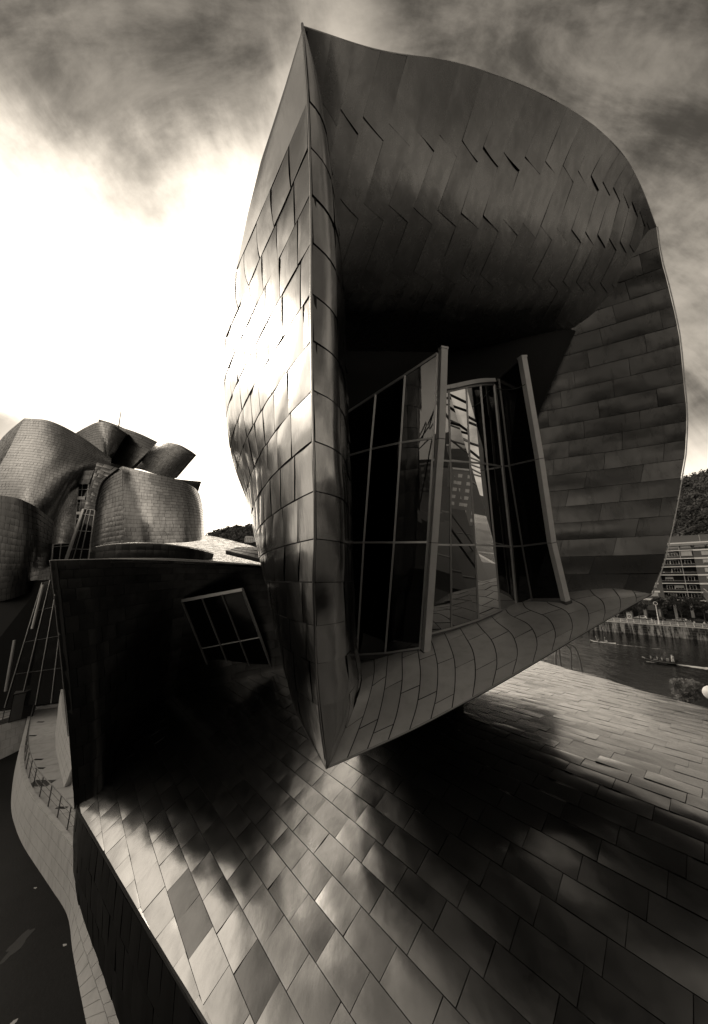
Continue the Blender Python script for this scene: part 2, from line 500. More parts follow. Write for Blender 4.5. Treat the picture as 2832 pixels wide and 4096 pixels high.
def panel_batch(S, Q, n=2, gap=0.012, gapa=None, lift=0.02, lap=0.010, pillow=0.010, dent=0.006, tiltv=0.006):
    """many panels at once: Q is (k, 4, 2); returns vertices, faces"""
    Q = np.asarray(Q, float); K = len(Q); m = (n + 1) ** 2
    lin = np.linspace(0, 1, n + 1); A, B = np.meshgrid(lin, lin); A = A.ravel(); B = B.ravel()
    c3 = S.at(Q[:, :, 0].ravel(), Q[:, :, 1].ravel()).reshape(K, 4, 3)
    L = lambda i, j: np.linalg.norm(c3[:, i] - c3[:, j], axis=1)
    lw = np.maximum(.5 * (L(1, 0) + L(2, 3)), 1e-3); lh = np.maximum(.5 * (L(3, 0) + L(2, 1)), 1e-3)
    ga = np.minimum(gap / lw, .2)[:, None]; gb = np.minimum(gap / lh, .2)[:, None]
    a = ga + (1 - 2 * ga) * A[None]; b = gb + (1 - 2 * gb) * B[None]
    uv = (1 - b)[..., None] * ((1 - a)[..., None] * Q[:, None, 0] + a[..., None] * Q[:, None, 1]) + b[..., None] * ((1 - a)[..., None] * Q[:, None, 3] + a[..., None] * Q[:, None, 2])
    p, nn = S.frame(uv[..., 0].ravel(), uv[..., 1].ravel())
    p = p.reshape(K, m, 3); nn = nn.reshape(K, m, 3)
    s0 = np.minimum(lw, lh)[:, None]; r = RNG.rand(K, 10, 1)
    h = lift + lap * b + pillow * s0 * (1 - np.abs(2 * a - 1) ** 3) * (1 - np.abs(2 * b - 1) ** 3)
    h = h + dent * s0 * np.sin(3 * (r[:, 0] + .6) * a + 6 * r[:, 1]) * np.cos(3.4 * (r[:, 2] + .6) * b + 6 * r[:, 3])
    h = h + tiltv * ((r[:, 7] - .5) * lw[:, None] * (a - .5) + (r[:, 8] - .5) * lh[:, None] * (b - .5)) * 2
    top = p + nn * np.maximum(h, .006)[..., None]
    idx = lambda i, j: j * (n + 1) + i
    fl = [(idx(i, j), idx(i + 1, j), idx(i + 1, j + 1), idx(i, j + 1)) for j in range(n) for i in range(n)]
    ring = [idx(i, 0) for i in range(n)] + [idx(n, j) for j in range(n)] + [idx(i, n) for i in range(n, 0, -1)] + [idx(0, j) for j in range(n, 0, -1)]
    R = len(ring)
    V = np.concatenate((top, top[:, ring], p[:, ring] - nn[:, ring] * .004), 1)
    fl += [(m + (i + 1) % R, m + i, m + R + i, m + R + (i + 1) % R) for i in range(R)]
    e1 = V[0, fl[0][1]] - V[0, fl[0][0]]; e2 = V[0, fl[0][3]] - V[0, fl[0][0]]
    if np.dot(np.cross(e1, e2), nn[0, 0]) < 0: fl = [f[::-1] for f in fl]
    fl = np.array(fl); st = V.shape[1]
    Fc = (fl[None] + (np.arange(K) * st)[:, None, None]).reshape(-1, 4)
    return V.reshape(-1, 3), Fc, len(fl)

def big_mesh(name, V, Fc, mat, parent, smooth=True):
    me = bpy.data.meshes.new(name)
    me.vertices.add(len(V)); me.vertices.foreach_set('co', np.asarray(V, np.float32).ravel())
    me.loops.add(Fc.size); me.loops.foreach_set('vertex_index', Fc.astype(np.int32).ravel())
    me.polygons.add(len(Fc)); me.polygons.foreach_set('loop_start', np.arange(0, Fc.size, 4, dtype=np.int32))
    me.update(calc_edges=True)
    me.materials.append(mat)
    if smooth: me.shade_smooth()
    return link(bpy.data.objects.new(name, me), parent)

def one_tone(o, v=1.0):
    set_tone(o.data, [v] * len(o.data.polygons))
    return o

def lay_panels(S, quads, mat, parent, limit=300, n=4, tones=None, name='panel', restname='panel_field', n_rest=2, tvar=0.12, **kw):
    """the `limit` quads that show largest become panels of their own, the others one joined field"""
    Q = np.asarray(quads, float); K = len(Q)
    c = S.at(Q[:, :, 0].ravel(), Q[:, :, 1].ravel())
    x, y, d = (v.reshape(K, 4) for v in project(c))
    ins = (x.max(1) > -40) & (x.min(1) < 2872) & (y.max(1) > -40) & (y.min(1) < 4136) & (d.min(1) > .3)
    ar = .5 * np.abs(sum(x[:, i] * y[:, (i + 1) % 4] - x[:, (i + 1) % 4] * y[:, i] for i in range(4)))
    ar = np.where(ins, ar, -1)
    own = set(int(k) for k in np.argsort(-ar)[:limit] if ar[k] > 0)
    rest, rt = [], []
    for k in range(K):
        tone = (tones[k] if tones is not None and tones[k] is not None else 1.0 + tvar * (random.random() * 2 - 1))
        if k in own:
            v, f = panel_geo(S, quads[k], n, **kw)
            o = mesh_obj(name, v, f, mat, parent, True)
            set_tone(o.data, [tone] * (n * n) + [tone * .1] * (len(f) - n * n))  # skirts darkened: shade of the seam gap, and sealant, put into the tone
        else:
            rest.append(quads[k]); rt.append(tone)
    if rest:
        V, Fc, nf = panel_batch(S, rest, n_rest, **kw)
        o = big_mesh(restname, V, Fc, mat, parent)
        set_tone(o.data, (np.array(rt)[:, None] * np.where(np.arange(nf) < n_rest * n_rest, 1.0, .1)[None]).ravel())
        o['kind'] = 'stuff'

# ================================================================== the roof under the camera
RA = np.array((-0.66, 0.751)); RB = np.array((0.751, 0.66))   # along the rows / up the slope
ROOF_CUT = 0.25
def roof_edge(u):                # left edge
    return 4.55 - 0.142 * u + ROOF_CUT * np.maximum(np.asarray(u, float) - 19.7, 0)
def roof_far(u):                 # right edge, over the river
    return np.minimum(20.3 + 0.46 * np.asarray(u, float), 26.5)
def roof_z(u, v):
    u = np.asarray(u, float); v = np.asarray(v, float)
    # steep at the left, rounding over to nearly level at the right
    a, b = 8.2, 12.2
    t = np.clip(v - a, 0, b - a)
    z = CAMZ - 10.0 + 0.478 * np.minimum(v, a) + 0.478 * (t - t * t / (2 * (b - a))) - 0.012 * np.clip(v - b, 0, 30)
    e = np.clip(2.2 - (v - roof_edge(u)), 0, 3.0)
    z = z - 0.055 * e * e
    z = z + 0.05 * np.sin(u * 0.35 + 1) * np.sin(v * 0.5)
    return z
class RoofSurf:
    sgn = 1.0
    def at(s, u, v):
        u = np.asarray(u, float); v = np.asarray(v, float)
        return np.stack((u * RA[0] + v * RB[0], u * RA[1] + v * RB[1], roof_z(u, v)), 1)
    def frame(s, u, v):
        e = 0.02
        a = s.at(u, v)
        n = np.cross(s.at(u + e, v) - s.at(u - e, v), s.at(u, v + e) - s.at(u, v - e))
        n /= np.linalg.norm(n, axis=1, keepdims=True)
        n = np.where(n[:, 2:3] < 0, -n, n)
        return a, n
RS = RoofSurf()
def on_roof(px, py):
    """where the sight line through a pixel meets the roof"""
    lo, hi = 2.0, 60.0
    for _ in range(60):
        m = 0.5 * (lo + hi)
        p = P(px, py, m)
        v = p[0] * RB[0] + p[1] * RB[1]; u = p[0] * RA[0] + p[1] * RA[1]
        if p[2] > roof_z(u, v): lo = m
        else: hi = m
    return P(px, py, 0.5 * (lo + hi))
def roof_uv(p):
    return p[0] * RA[0] + p[1] * RA[1], p[0] * RB[0] + p[1] * RB[1]

roof = wthing('titanium_roof', 'broad sloping titanium roof of large overlapping sheets below the open tower', 'roof', (0, 12, 4))
U0, U1 = -8.0, 27.0
# underlay with thickness
nu, nv = 44, 48
vs, fs = [], []
for j in range(nv + 1):
    for i in range(nu + 1):
        u = U0 + (U1 - U0) * i / nu
        e = roof_edge(u)
        v = e + (float(roof_far(u)) - e) * j / nv
        vs.append(tuple(RS.at(np.array([u]), np.array([v]))[0] - np.array((0, 0, 0.01))))
for j in range(nv):
    for i in range(nu):
        k = j * (nu + 1) + i
        fs.append((k, k + nu + 1, k + nu + 2, k + 1))
underlay = mesh_obj('roof_underlay', vs, fs, M['backing'], roof, True)
# sheets
TL, TH = 1.06, 0.52
flat, ftones, quads, tones = [], [], [], []
RIDGE = 26.8
rows = int((RIDGE - 0.3) / TH) + 1
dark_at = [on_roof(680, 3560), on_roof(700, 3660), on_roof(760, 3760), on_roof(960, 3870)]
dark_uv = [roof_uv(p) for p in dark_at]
for r in range(rows):
    v1 = RIDGE - r * TH; v0 = v1 - TH
    offs = 0.23 * r * TL
    for c in range(-22, 44):
        ua = c * TL + offs; ub = ua + TL
        # the seams lean a little, as the sheets follow a doubly bent surface
        if ub < U0 or ua > U1: continue
        q = [(ub, v1), (ua, v1), (ua, v0), (ub, v0)]
        e = [roof_edge(ua), roof_edge(ub)]
        if v1 <= min(e) + 0.05: continue
        q[2] = (ua, max(v0, e[0])); q[3] = (ub, max(v0, e[1]))
        q[0] = (ub, max(v1, e[1] + 0.02)); q[1] = (ua, max(v1, e[0] + 0.02))
        g = [float(roof_far(ua)), float(roof_far(ub))]
        if v0 >= max(g) - 0.05: continue
        q[0] = (ub, min(q[0][1], max(g[1], v0 + .02))); q[1] = (ua, min(q[1][1], max(g[0], v0 + .02)))
        mid = (0.5 * (ua + ub), 0.5 * (v0 + v1))
        x, y, d = project(RS.at(np.array([mid[0]]), np.array([mid[1]]))[0])
        if d > 0.5 and (x < -2500 or x > 6000 or y > 7500): continue
        t = None
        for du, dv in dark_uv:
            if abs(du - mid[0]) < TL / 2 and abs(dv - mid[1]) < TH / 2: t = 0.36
        if t is None:
            t = 1.0 + 0.22 * (random.random() - 0.5)
            if random.random() < 0.06: t *= 0.78
        (flat if mid[1] > 12.6 else quads).append(q); (ftones if mid[1] > 12.6 else tones).append(t)
lay_panels(RS, flat, M['roof'], roof, 0, 3, [1 + (x - 1) * .35 for x in ftones], restname='far_panel_field', n_rest=3, pillow=0.004, dent=0.008, tiltv=0.012, gap=0.0025, lift=0.008, lap=0.003)
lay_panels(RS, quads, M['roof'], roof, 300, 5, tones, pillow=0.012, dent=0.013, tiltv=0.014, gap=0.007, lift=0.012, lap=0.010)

# dark wall that hangs below the left edge of the roof
def edge_pt(u, drop, inn=0.0):
    v = roof_edge(u) - 0.03 + inn
    p = RS.at(np.array([u]), np.array([v]))[0]
    return p + np.array((0, 0, -drop))
fc = []
for drop_k in range(4):
    row = []
    for i in range(12):
        u = -4.0 + (20.4 + 4.0) * i / 11
        top = edge_pt(u, 0.02)
        zb = CAMZ - 12.1
        k = drop_k / 3.0
        p = top.copy(); p[2] = top[2] + (zb - top[2]) * k
        p[:2] += RB * (0.25 * k * k)
        row.append(p)
    fc.append(row)
FS = Surf(fc, (-20, 5, 10))
fascia = sheet('fascia_wall', FS, 30, 6, M['backing'], roof, thick=0.25)
quads = []
for r in range(3):
    for c in range(34):
        ua = (c + 0.45 * (r % 2)) / 34; ub = ua + 1 / 34
        quads.append([(min(ua, 1), r / 3), (min(ub, 1), r / 3), (min(ub, 1), (r + 1) / 3), (min(ua, 1), (r + 1) / 3)])
quads = [q for q in quads if q[1][0] - q[0][0] > 0.004]
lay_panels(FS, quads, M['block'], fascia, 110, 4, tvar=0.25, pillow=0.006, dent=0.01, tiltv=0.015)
# thin metal trim along the edge and ridge capping
mb = MB()
for i in range(40):
    u = -4 + 24.2 * i / 40; u2 = -4 + 24.2 * (i + 1) / 40
    mb.beam(edge_pt(u, -0.03), edge_pt(u2, -0.03), 0.05, 0.07)
o = mb.build('edge_trim', M['darksteel'], roof)
mb = MB()
for i in range(20):
    u = U0 + (U1 - U0) * i / 20; u2 = U0 + (U1 - U0) * (i + 1) / 20
    a = RS.at(np.array([u]), np.array([float(roof_far(u))]))[0]; b = RS.at(np.array([u2]), np.array([float(roof_far(u2))]))[0]
    mb.quadbox([a, b, b + np.array((.3, .26, -.12)), a + np.array((.3, .26, -.12))], [x + np.array((0.32, .28, -3.2)) for x in (a, b, b, a)])
o = mb.build('ridge_wall', M['backing'], roof)

# ================================================================== the open tower
tower = wthing('open_tower', 'tall titanium tower with sharp prow, curling canopy and an open glazed hollow', 'tower', (3, 12, 6))
# prow edge: rows of sheets meet it at these heights
edge_px = [(1212, 108), (1222, 250), (1233, 410), (1240, 593), (1245, 781), (1247, 976), (1247, 1177), (1249, 1365), (1251, 1563), (1255, 1766), (1261, 1965), (1262, 2155), (1256, 2328), (1262, 2501), (1266, 2653), (1278, 2822), (1308, 3070)]
edge_d = [7.0, 7.0, 7.0, 7.0, 7.0, 7.0, 7.0, 7.0, 7.0, 7.0, 7.0, 7.05, 7.1, 7.3, 7.65, 8.0, 8.2]
E = np.array([P(x, y, d) for (x, y), d in zip(edge_px, edge_d)])
EZ = E[:, 2]
def E_at(z):
    return pchip(EZ[::-1], E[::-1], z)
# left outline of the prow, in the photograph
sil_y = [108, 320, 600, 1010, 1194, 1352, 1500, 1700, 1900, 1995, 2050, 2235, 2315, 2434, 2552, 2695, 2850, 3020, 3070]
sil_x = [1212, 1150, 1065, 960, 928, 905, 899, 908, 950, 985, 1000, 1040, 1060, 1086, 1112, 1146, 1190, 1262, 1308]
dz = [11.66, 11.1, 9.98, 9.1, 7.0, 5.0, 4.0, 2.2, 0.87, -1.0, -1.95, -3.0, -4.0, -4.63]
dd = [7.0, 8.57, 11.0, 12.5, 14.6, 15.8, 16.2, 15.2, 13.6, 11.6, 11.0, 10.6, 9.4, 8.2]
def sil_pt(z):
    zr = z - CAMZ
    d = float(pchip(dz[::-1], dd[::-1], zr)[0])
    py = 2320 - zr * F / (CP * d)
    px = float(pchip(sil_y, sil_x, py)[0])
    return P(px, py, d)
H0 = np.array((-0.575, 0.818))
zrows = list(EZ[2:-1])                      # seams at the prow
zgrid = [EZ[0]] + [0.5 * (EZ[0] + EZ[1]), EZ[1]] + zrows + [0.5 * (EZ[-2] + EZ[-1]) , EZ[-1]]
NS = 15
pg, plen = [], []
for z in zgrid:
    p0 = E_at(z)[0]; p2 = sil_pt(z); p2[2] = z
    a, b = p0[:2], p2[:2]
    # where the heading from the prow meets the sight line of the outline
    den = H0[0] * b[1] - H0[1] * b[0]
    p1 = 0.5 * (a + b)
    if abs(den) > 1e-6:
        t = -(a[0] * b[1] - a[1] * b[0]) / den
        L = np.linalg.norm(b - a)
        if 0.1 * L < t < 0.95 * L: p1 = a + H0 * t
    tt = np.linspace(0, 1, 60)[:, None]
    c = (1 - tt) ** 2 * a + 2 * tt * (1 - tt) * p1 + tt * tt * b
    s = np.concatenate(([0], np.cumsum(np.linalg.norm(np.diff(c, axis=0), axis=1))))
    ln = max(s[-1], 0.02)
    u = np.linspace(0, 1, NS) * s[-1]
    pg.append([(np.interp(x, s, c[:, 0]), np.interp(x, s, c[:, 1]), z) for x in u])
    plen.append(ln)
PS = Surf(pg, (-10, 2, CAMZ))
nz = len(zgrid)
def v_of(z):
    return float(np.interp(-z, [-x for x in zgrid], np.linspace(0, 1, nz)))
def len_at(z):
    return float(np.interp(-z, [-x for x in zgrid], plen))
wall = sheet('prow_side_wall', PS, 40, 60, M['backing'], tower, thick=0.12)
quads = []
zs = [EZ[0], EZ[2]] + zrows[1:] + [EZ[-1]]
PT = 1.06
for r in range(len(zs) - 1):
    z1, z0 = zs[r], zs[r + 1]
    l1, l0 = len_at(z1), len_at(z0)
    first = PT * (0.98 - 0.13 * r) % PT
    if first < 0.25: first += PT
    cuts = [0.0, first]
    while cuts[-1] < max(l1, l0) + PT: cuts.append(cuts[-1] + PT)
    if r == 0: cuts = [0.0, 99.0]
    for a, b in zip(cuts, cuts[1:]):
        ua1, ub1 = min(a / l1, 1), min(b / l1, 1)
        ua0, ub0 = min(a / l0, 1), min(b / l0, 1)
        if ub1 - ua1 < 0.01 and ub0 - ua0 < 0.01: continue
        quads.append([(ua1, v_of(z1)), (ub1, v_of(z1)), (ub0, v_of(z0)), (ua0, v_of(z0))])
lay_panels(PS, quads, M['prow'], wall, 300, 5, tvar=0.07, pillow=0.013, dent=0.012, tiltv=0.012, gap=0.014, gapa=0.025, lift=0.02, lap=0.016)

one_tone(MB().tube(list(E_at(np.linspace(EZ[0], EZ[-1], 60)) + np.array((-0.010, -0.036, 0))), 0.030, 8).build('prow_edge_fold', M['prow'], tower, True))
# narrow face right of the prow
inner = [(1212, 108, 7.0), (1290, 440, 7.75), (1350, 900, 8.7), (1375, 1200, 9.4), (1388, 1550, 9.75), (1400, 1900, 9.8), (1408, 2200, 9.9), (1420, 2500, 10.1), (1436, 2680, 10.3), (1445, 2737, 10.3), (1399, 2873, 9.3), (1308, 3070, 8.2)]
I = np.array([P(*t) for t in inner])
def I_at(z):
    return pchip(I[::-1, 2], I[::-1], z)
ng, nlen = [], []
for z in zgrid:
    a, b = E_at(z)[0], I_at(z)[0]
    tt = np.linspace(0, 1, 8)[:, None]
    L = np.linalg.norm(b - a)
    nrm = np.array((b[1] - a[1], -(b[0] - a[0]), 0)) / max(L, 1e-6)
    ng.append(a + (b - a) * tt + nrm * 0.75 * L * tt * (1 - tt) ** 2)
    nlen.append(max(L, 0.02))
NSf = Surf(ng, (6, 0, CAMZ))
def nlen_at(z):
    return float(np.interp(-z, [-x for x in zgrid], nlen))
nwall = sheet('prow_inner_wall', NSf, 10, 60, M['backing'], tower, thick=0.10)
quads = []
for r in range(len(zs) - 1):
    z1, z0 = zs[r], zs[r + 1]
    l1, l0 = nlen_at(z1), nlen_at(z0)
    first = 0.62 + 0.035 * r
    cuts = [0.0, first]
    while cuts[-1] < max(l1, l0) + 1.2: cuts.append(cuts[-1] + 1.2)
    for a, b in zip(cuts, cuts[1:]):
        ua1, ub1, ua0, ub0 = min(a / l1, 1), min(b / l1, 1), min(a / l0, 1), min(b / l0, 1)
        if ub1 - ua1 < 0.02 and ub0 - ua0 < 0.02: continue
        quads.append([(ua1, v_of(z1)), (ub1, v_of(z1)), (ub0, v_of(z0)), (ua0, v_of(z0))])
lay_panels(NSf, quads, M['prow'], nwall, 300, 5, tvar=0.12, pillow=0.012, dent=0.009, tiltv=0.016, gap=0.011, lift=0.02, lap=0.02)

# canopy: the underside that hangs from the curved rim
cg = [
 [(1212,108,7.0),(1522,204,8.15),(1837,256,9.4),(2120,355,10.6),(2330,472,11.6),(2480,605,12.4),(2560,740,12.8),(2625,910,13.2)],
 [(1196,400,7.7),(1440,505,8.35),(1745,575,9.5),(2000,640,10.75),(2240,690,11.85),(2400,745,12.6),(2520,820,13.0),(2612,940,13.35)],
 [(1186,730,8.4),(1351,830,8.75),(1640,860,9.9),(1920,890,11.15),(2150,930,12.2),(2330,950,12.9),(2470,985,13.4),(2585,1020,13.7)],
 [(1170,1010,9.2),(1268,1080,9.4),(1545,1105,10.7),(1830,1115,11.9),(2050,1130,12.8),(2240,1145,13.5),(2390,1150,14.0),(2528,1170,14.15)],
 [(1130,1210,10.6),(1180,1260,10.9),(1450,1285,12.0),(1740,1290,13.2),(1960,1300,14.0),(2150,1300,14.6),(2310,1300,14.8),(2430,1310,14.75)],
 [(1090,1360,13.0),(1120,1390,13.3),(1390,1400,14.2),(1680,1405,15.2),(1900,1410,15.8),(2080,1415,16.0),(2220,1420,15.9),(2330,1420,15.6)],
]
CS = Surf([[P(*t) for t in row] for row in cg], (2, 2, 5))
can = sheet('canopy_underside', CS, 56, 40, M['backing'], tower, thick=0.05)
quads = []
ST = 1 / 21.0
sl = 0.022
vr = [0.0, 0.2, 0.4, 0.6, 0.8, 1.0]
for k in range(21):
    ua, ub = k * ST, (k + 1) * ST
    for r in range(5):
        a, b = vr[r], vr[r + 1]
        sa = 0 if r == 0 else sl; sb = 0 if r == 4 else sl
        quads.append([(ua, a - sa), (ub, a + sa), (ub, b + sb), (ua, b - sb)])
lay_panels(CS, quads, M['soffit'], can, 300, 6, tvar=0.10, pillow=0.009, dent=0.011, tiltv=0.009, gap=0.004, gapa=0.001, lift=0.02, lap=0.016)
# rolled top of the canopy and its bright rim
rim = np.array([P(*t) for t in cg[0]])
tg = []
for k in range(5):
    row = []
    for (x, y, d) in cg[0]:
        row.append(P(x + (0, 2, 8, 40, 90)[k] * (1 if x < 1700 else -1), y + (0, 8, 40, 160, 420)[k], d + (0, .35, 1.3, 3.0, 4.5)[k]))
    tg.append(row)
TS = Surf(tg, (0, 10, 60))
one_tone(sheet('canopy_top', TS, 40, 10, M['innerwall'], tower))
rs = cr(rim, np.linspace(0, 7, 70))
mb = MB().tube(rs, 0.022, 6)
mb.build('canopy_rim', M['palesteel'], tower, True)

# inner wall on the right
re_ = [(2625, 910, 13.2), (2640, 1020, 13.25), (2668, 1130, 13.3), (2692, 1230, 13.3), (2716, 1350, 13.3), (2731, 1500, 13.3), (2745, 1680, 13.3), (2741, 1790, 13.3), (2725, 1900, 13.25), (2692, 2080, 13.1), (2660, 2220, 13.0), (2605, 2375, 12.7)]
RE = np.array([P(*t) for t in re_])
zt = np.linspace(RE[0, 2], RE[-1, 2], 22)
REz = pchip(RE[::-1, 2], RE[::-1], zt)
ig = []
for p, z in zip(REz, zt):
    k = (RE[0, 2] - z) / (RE[0, 2] - RE[-1, 2])
    row = []
    for s in np.linspace(0, 9.5, 12):
        bow = 0.035 * s * s * (0.4 + 0.8 * k)
        row.append(p + np.array((-0.86 * s, 0.50 * s - bow * 0.35, 0)))
    ig.append(row)
IS = Surf(ig, (0, 0, CAMZ))
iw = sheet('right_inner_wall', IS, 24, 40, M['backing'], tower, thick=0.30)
Hh = RE[0, 2] - RE[-1, 2]
nr = 19
quads = []
for r in range(nr):
    v0, v1 = r / nr, (r + 1) / nr
    off = (0.62 * r) % 2.05
    cuts = [0.0] + [x for x in np.arange(off, 9.6, 2.05) if x > 0.35] + [9.5]
    for a, b in zip(cuts, cuts[1:]):
        if b - a < 0.05: continue
        quads.append([(a / 9.5, v0), (b / 9.5, v0), (b / 9.5, v1), (a / 9.5, v1)])
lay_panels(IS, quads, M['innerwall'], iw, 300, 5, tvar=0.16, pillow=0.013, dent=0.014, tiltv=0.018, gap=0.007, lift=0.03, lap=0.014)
mb = MB().tube(list(REz + np.array((0.03, -0.03, 0))), 0.022, 6)
mb.build('wall_edge_strip', M['palesteel'], tower, True)

# ledge at the foot of the hollow
lg = [
 [(1308,3070,8.2),(1480,2995,8.4),(1660,2912,8.6),(1840,2818,8.9),(2010,2724,9.3),(2180,2624,9.9),(2330,2533,10.6),(2470,2452,11.5),(2605,2375,12.7)],
 [(1355,2965,8.75),(1520,2880,9.1),(1690,2805,9.35),(1850,2725,9.75),(2030,2630,10.3),(2195,2545,10.9),(2340,2478,11.4),(2475,2425,12.0),(2605,2375,12.7)],
 [(1399,2873,9.3),(1545,2765,9.95),(1700,2692,10.35),(1845,2632,10.8),(2010,2555,11.5),(2160,2482,12.15),(2320,2430,12.45),(2470,2395,12.6),(2605,2375,12.72)],
 [(1445,2737,10.3),(1555,2668,10.9),(1690,2612,11.35),(1820,2566,11.9),(1960,2505,12.6),(2080,2445,13.2),(2260,2400,13.25),(2450,2368,13.0),(2603,2372,12.78)],
 [(1440,2665,12.2),(1560,2612,12.4),(1680,2570,12.7),(1800,2525,13.1),(1930,2470,13.7),(2060,2415,14.2),(2240,2370,14.2),(2430,2348,13.7),(2600,2368,12.9)],
 [(1437,2640,13.6),(1560,2590,13.8),(1680,2548,14.0),(1790,2505,14.3),(1920,2450,14.7),(2040,2395,15.2),(2200,2345,15.5),(2400,2336,14.6),(2597,2364,13.1)],
]
LS = Surf([[P(*t) for t in row] for row in lg], (3, 5, 40))
led = sheet('ledge', LS, 44, 24, M['backing'], tower, thick=0.05)
quads = []
nst = 17
for k in range(nst):
    ua, ub = k / nst, (k + 1) / nst
    off = (0.21 * k) % 0.31
    cuts = [0.0] + [x for x in np.arange(off, 1.0, 0.31) if 0.08 < x < 0.93] + [1.0]
    for a, b in zip(cuts, cuts[1:]):
        quads.append([(ua, a), (ub, a), (ub, b), (ua, b)])
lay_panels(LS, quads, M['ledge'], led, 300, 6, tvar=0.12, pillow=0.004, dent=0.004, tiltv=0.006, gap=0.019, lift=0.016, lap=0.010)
fr = cr(np.array([P(*t) for t in lg[0]]), np.linspace(0, 8, 60))
MB().tube(list(fr), 0.02, 6).build('ledge_lip', M['steel'], tower, True)

# underside below the ledge, down to the roof
hg = []
for k in range(5):
    row = []
    for i in range(9):
        a = P(*lg[0][i]); m = P(*lg[3][i])
        b = np.array((1.5 + 3.0 * i / 8, 15.5, 0.0))
        uu, vv = roof_uv(b); b[2] = float(roof_z(uu, vv)) - 0.1
        t = k / 4.0
        p = a * (1 - t) + b * t
        pass
        row.append(p)
    hg.append(row)
HS = Surf(hg, (3, 0, 0))
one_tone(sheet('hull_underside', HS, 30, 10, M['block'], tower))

# far side of the prow; unseen wall added to block light behind the hollow
bk = []
for z in np.linspace(zgrid[3], CAMZ - 3.4, 14):
    a = sil_pt(z) + np.array((0.22, 0.25, 0))
    row = []
    for k, t in enumerate(np.linspace(0, 1, 7)):
        b = np.array((11.5, 21.0, z))
        c = np.array((a[0] * 1.5 + 0.25, a[1] * 1.5, z))  # bulge kept out of view, shaped to darken the roof's reflection
        p = (1 - t) ** 2 * a + 2 * t * (1 - t) * c + t * t * b
        p[2] = z
        row.append(p)
    bk.append(row)
bot = []
for p in bk[-1]:
    q = p * 0.25 + np.array((2.0, 17.5, 0)) * 0.75; uu, vv = roof_uv(q); q[2] = min(float(roof_z(uu, vv)) - 0.1, p[2]); bot.append(q)
bk.append(bot)
BS = Surf(bk, (-30, 30, 20))
one_tone(sheet('rear_blocking_wall', BS, 24, 30, M['museumdark'], tower, thick=0.3))

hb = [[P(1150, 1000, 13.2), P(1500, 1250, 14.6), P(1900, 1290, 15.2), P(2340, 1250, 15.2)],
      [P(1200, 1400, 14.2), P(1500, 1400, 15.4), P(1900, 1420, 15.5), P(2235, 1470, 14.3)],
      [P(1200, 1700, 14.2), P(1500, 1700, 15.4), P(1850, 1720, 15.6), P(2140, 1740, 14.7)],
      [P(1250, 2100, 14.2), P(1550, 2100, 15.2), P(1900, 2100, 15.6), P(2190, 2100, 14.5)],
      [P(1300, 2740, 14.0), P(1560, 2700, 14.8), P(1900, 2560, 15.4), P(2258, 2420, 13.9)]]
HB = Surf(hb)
sheet('hollow_shade_back', HB, 16, 20, M['void'], tower, thick=0.05)  # closes the hollow; its black colour and outline carry the deep shade

# ================================================================== glazed screen inside the hollow
gs = wthing('glazed_screen', 'dark glass screen with slim mullions inside the hollow of the tower', 'glass wall', (6, 13.5, 15))
left = [([(1384, 1655), (1372, 1830), (1350, 2172), (1330, 2640)], 13.0),
        ([(1503, 1577), (1483, 1798), (1455, 2170), (1428, 2618)], 12.55),
        ([(1620, 1502), (1603, 1772), (1576, 2170), (1541, 2612)], 12.1),
        ([(1751, 1415), (1734, 1753), (1710, 2169), (1679, 2592)], 11.65)]
centre = [([(1640, 1632), (1632, 1836), (1600, 2178), (1575, 2560)], 13.3),
          ([(1712, 1580), (1712, 1838), (1706, 2178), (1700, 2540)], 13.0),
          ([(1796, 1566), (1802, 1846), (1803, 2180), (1807, 2512)], 13.0),
          ([(1865, 1550), (1880, 1850), (1900, 2180), (1915, 2477)], 13.3),
          ([(1922, 1540), (1949, 1857), (1979, 2184), (2001, 2440)], 13.7),
          ([(1975, 1538), (2008, 1867), (2043, 2187), (2065, 2424)], 14.2)]
right = [([(1982, 1538), (2014, 1867), (2049, 2187), (2070, 2420)], 14.2),
         ([(1996, 1515), (2037, 1863), (2089, 2184), (2127, 2396)], 13.9),
         ([(2080, 1440), (2146, 1838), (2194, 2171), (2250, 2396)], 13.05)]
SUBV = (np.array((0, 0, CAMZ)))
def screen(cols, wd=0.07, top_bar=0.09, mat='steel', gm='glass'):
    pts = [[P(x, y, d) for x, y in c] for c, d in cols]
    for col in pts:
        for a, b in zip(col, col[1:]):
            pass
        mb = MB()
        nn = np.array((0, 0, CAMZ)) - col[1]
        side = np.cross(nn, col[0] - col[-1])
        for a, b in zip(col, col[1:]):
            mb.beam(a, b, wd, wd * 1.5, side)
        mb.build('mullion', M[mat], gs)
    for i in range(len(pts) - 1):
        for k in range(4):
            a, b = pts[i][k], pts[i + 1][k]
            wdt = top_bar if k == 0 else wd
            MB().beam(a, b, wdt, wd * 1.3, (0, 0, 1)).build('top_rail' if k == 0 else ('sill' if k == 3 else 'transom'), M[mat], gs)
        for k in range(3):
            q = [pts[i][k], pts[i + 1][k], pts[i + 1][k + 1], pts[i][k + 1]]
            n = np.cross(q[1] - q[0], q[3] - q[0]); n /= np.linalg.norm(n)
            if np.dot(n, np.array((0, 0, CAMZ)) - q[0]) < 0: n = -n
            n = n + RNG.randn(3) * 0.0
            # flat panes, each turned by a hair as real panes are
            tl = [(random.random() - .5) * 0.008 for _ in range(4)]
            MB().quadbox([p + n * (0.012 + tl[j]) for j, p in enumerate(q)], [p + n * (tl[j]) for j, p in enumerate(q)]).build('pane', M[gm], gs)
M['blackpane'] = plain('black_glass', 0.004, 0.05, spec=0.15)
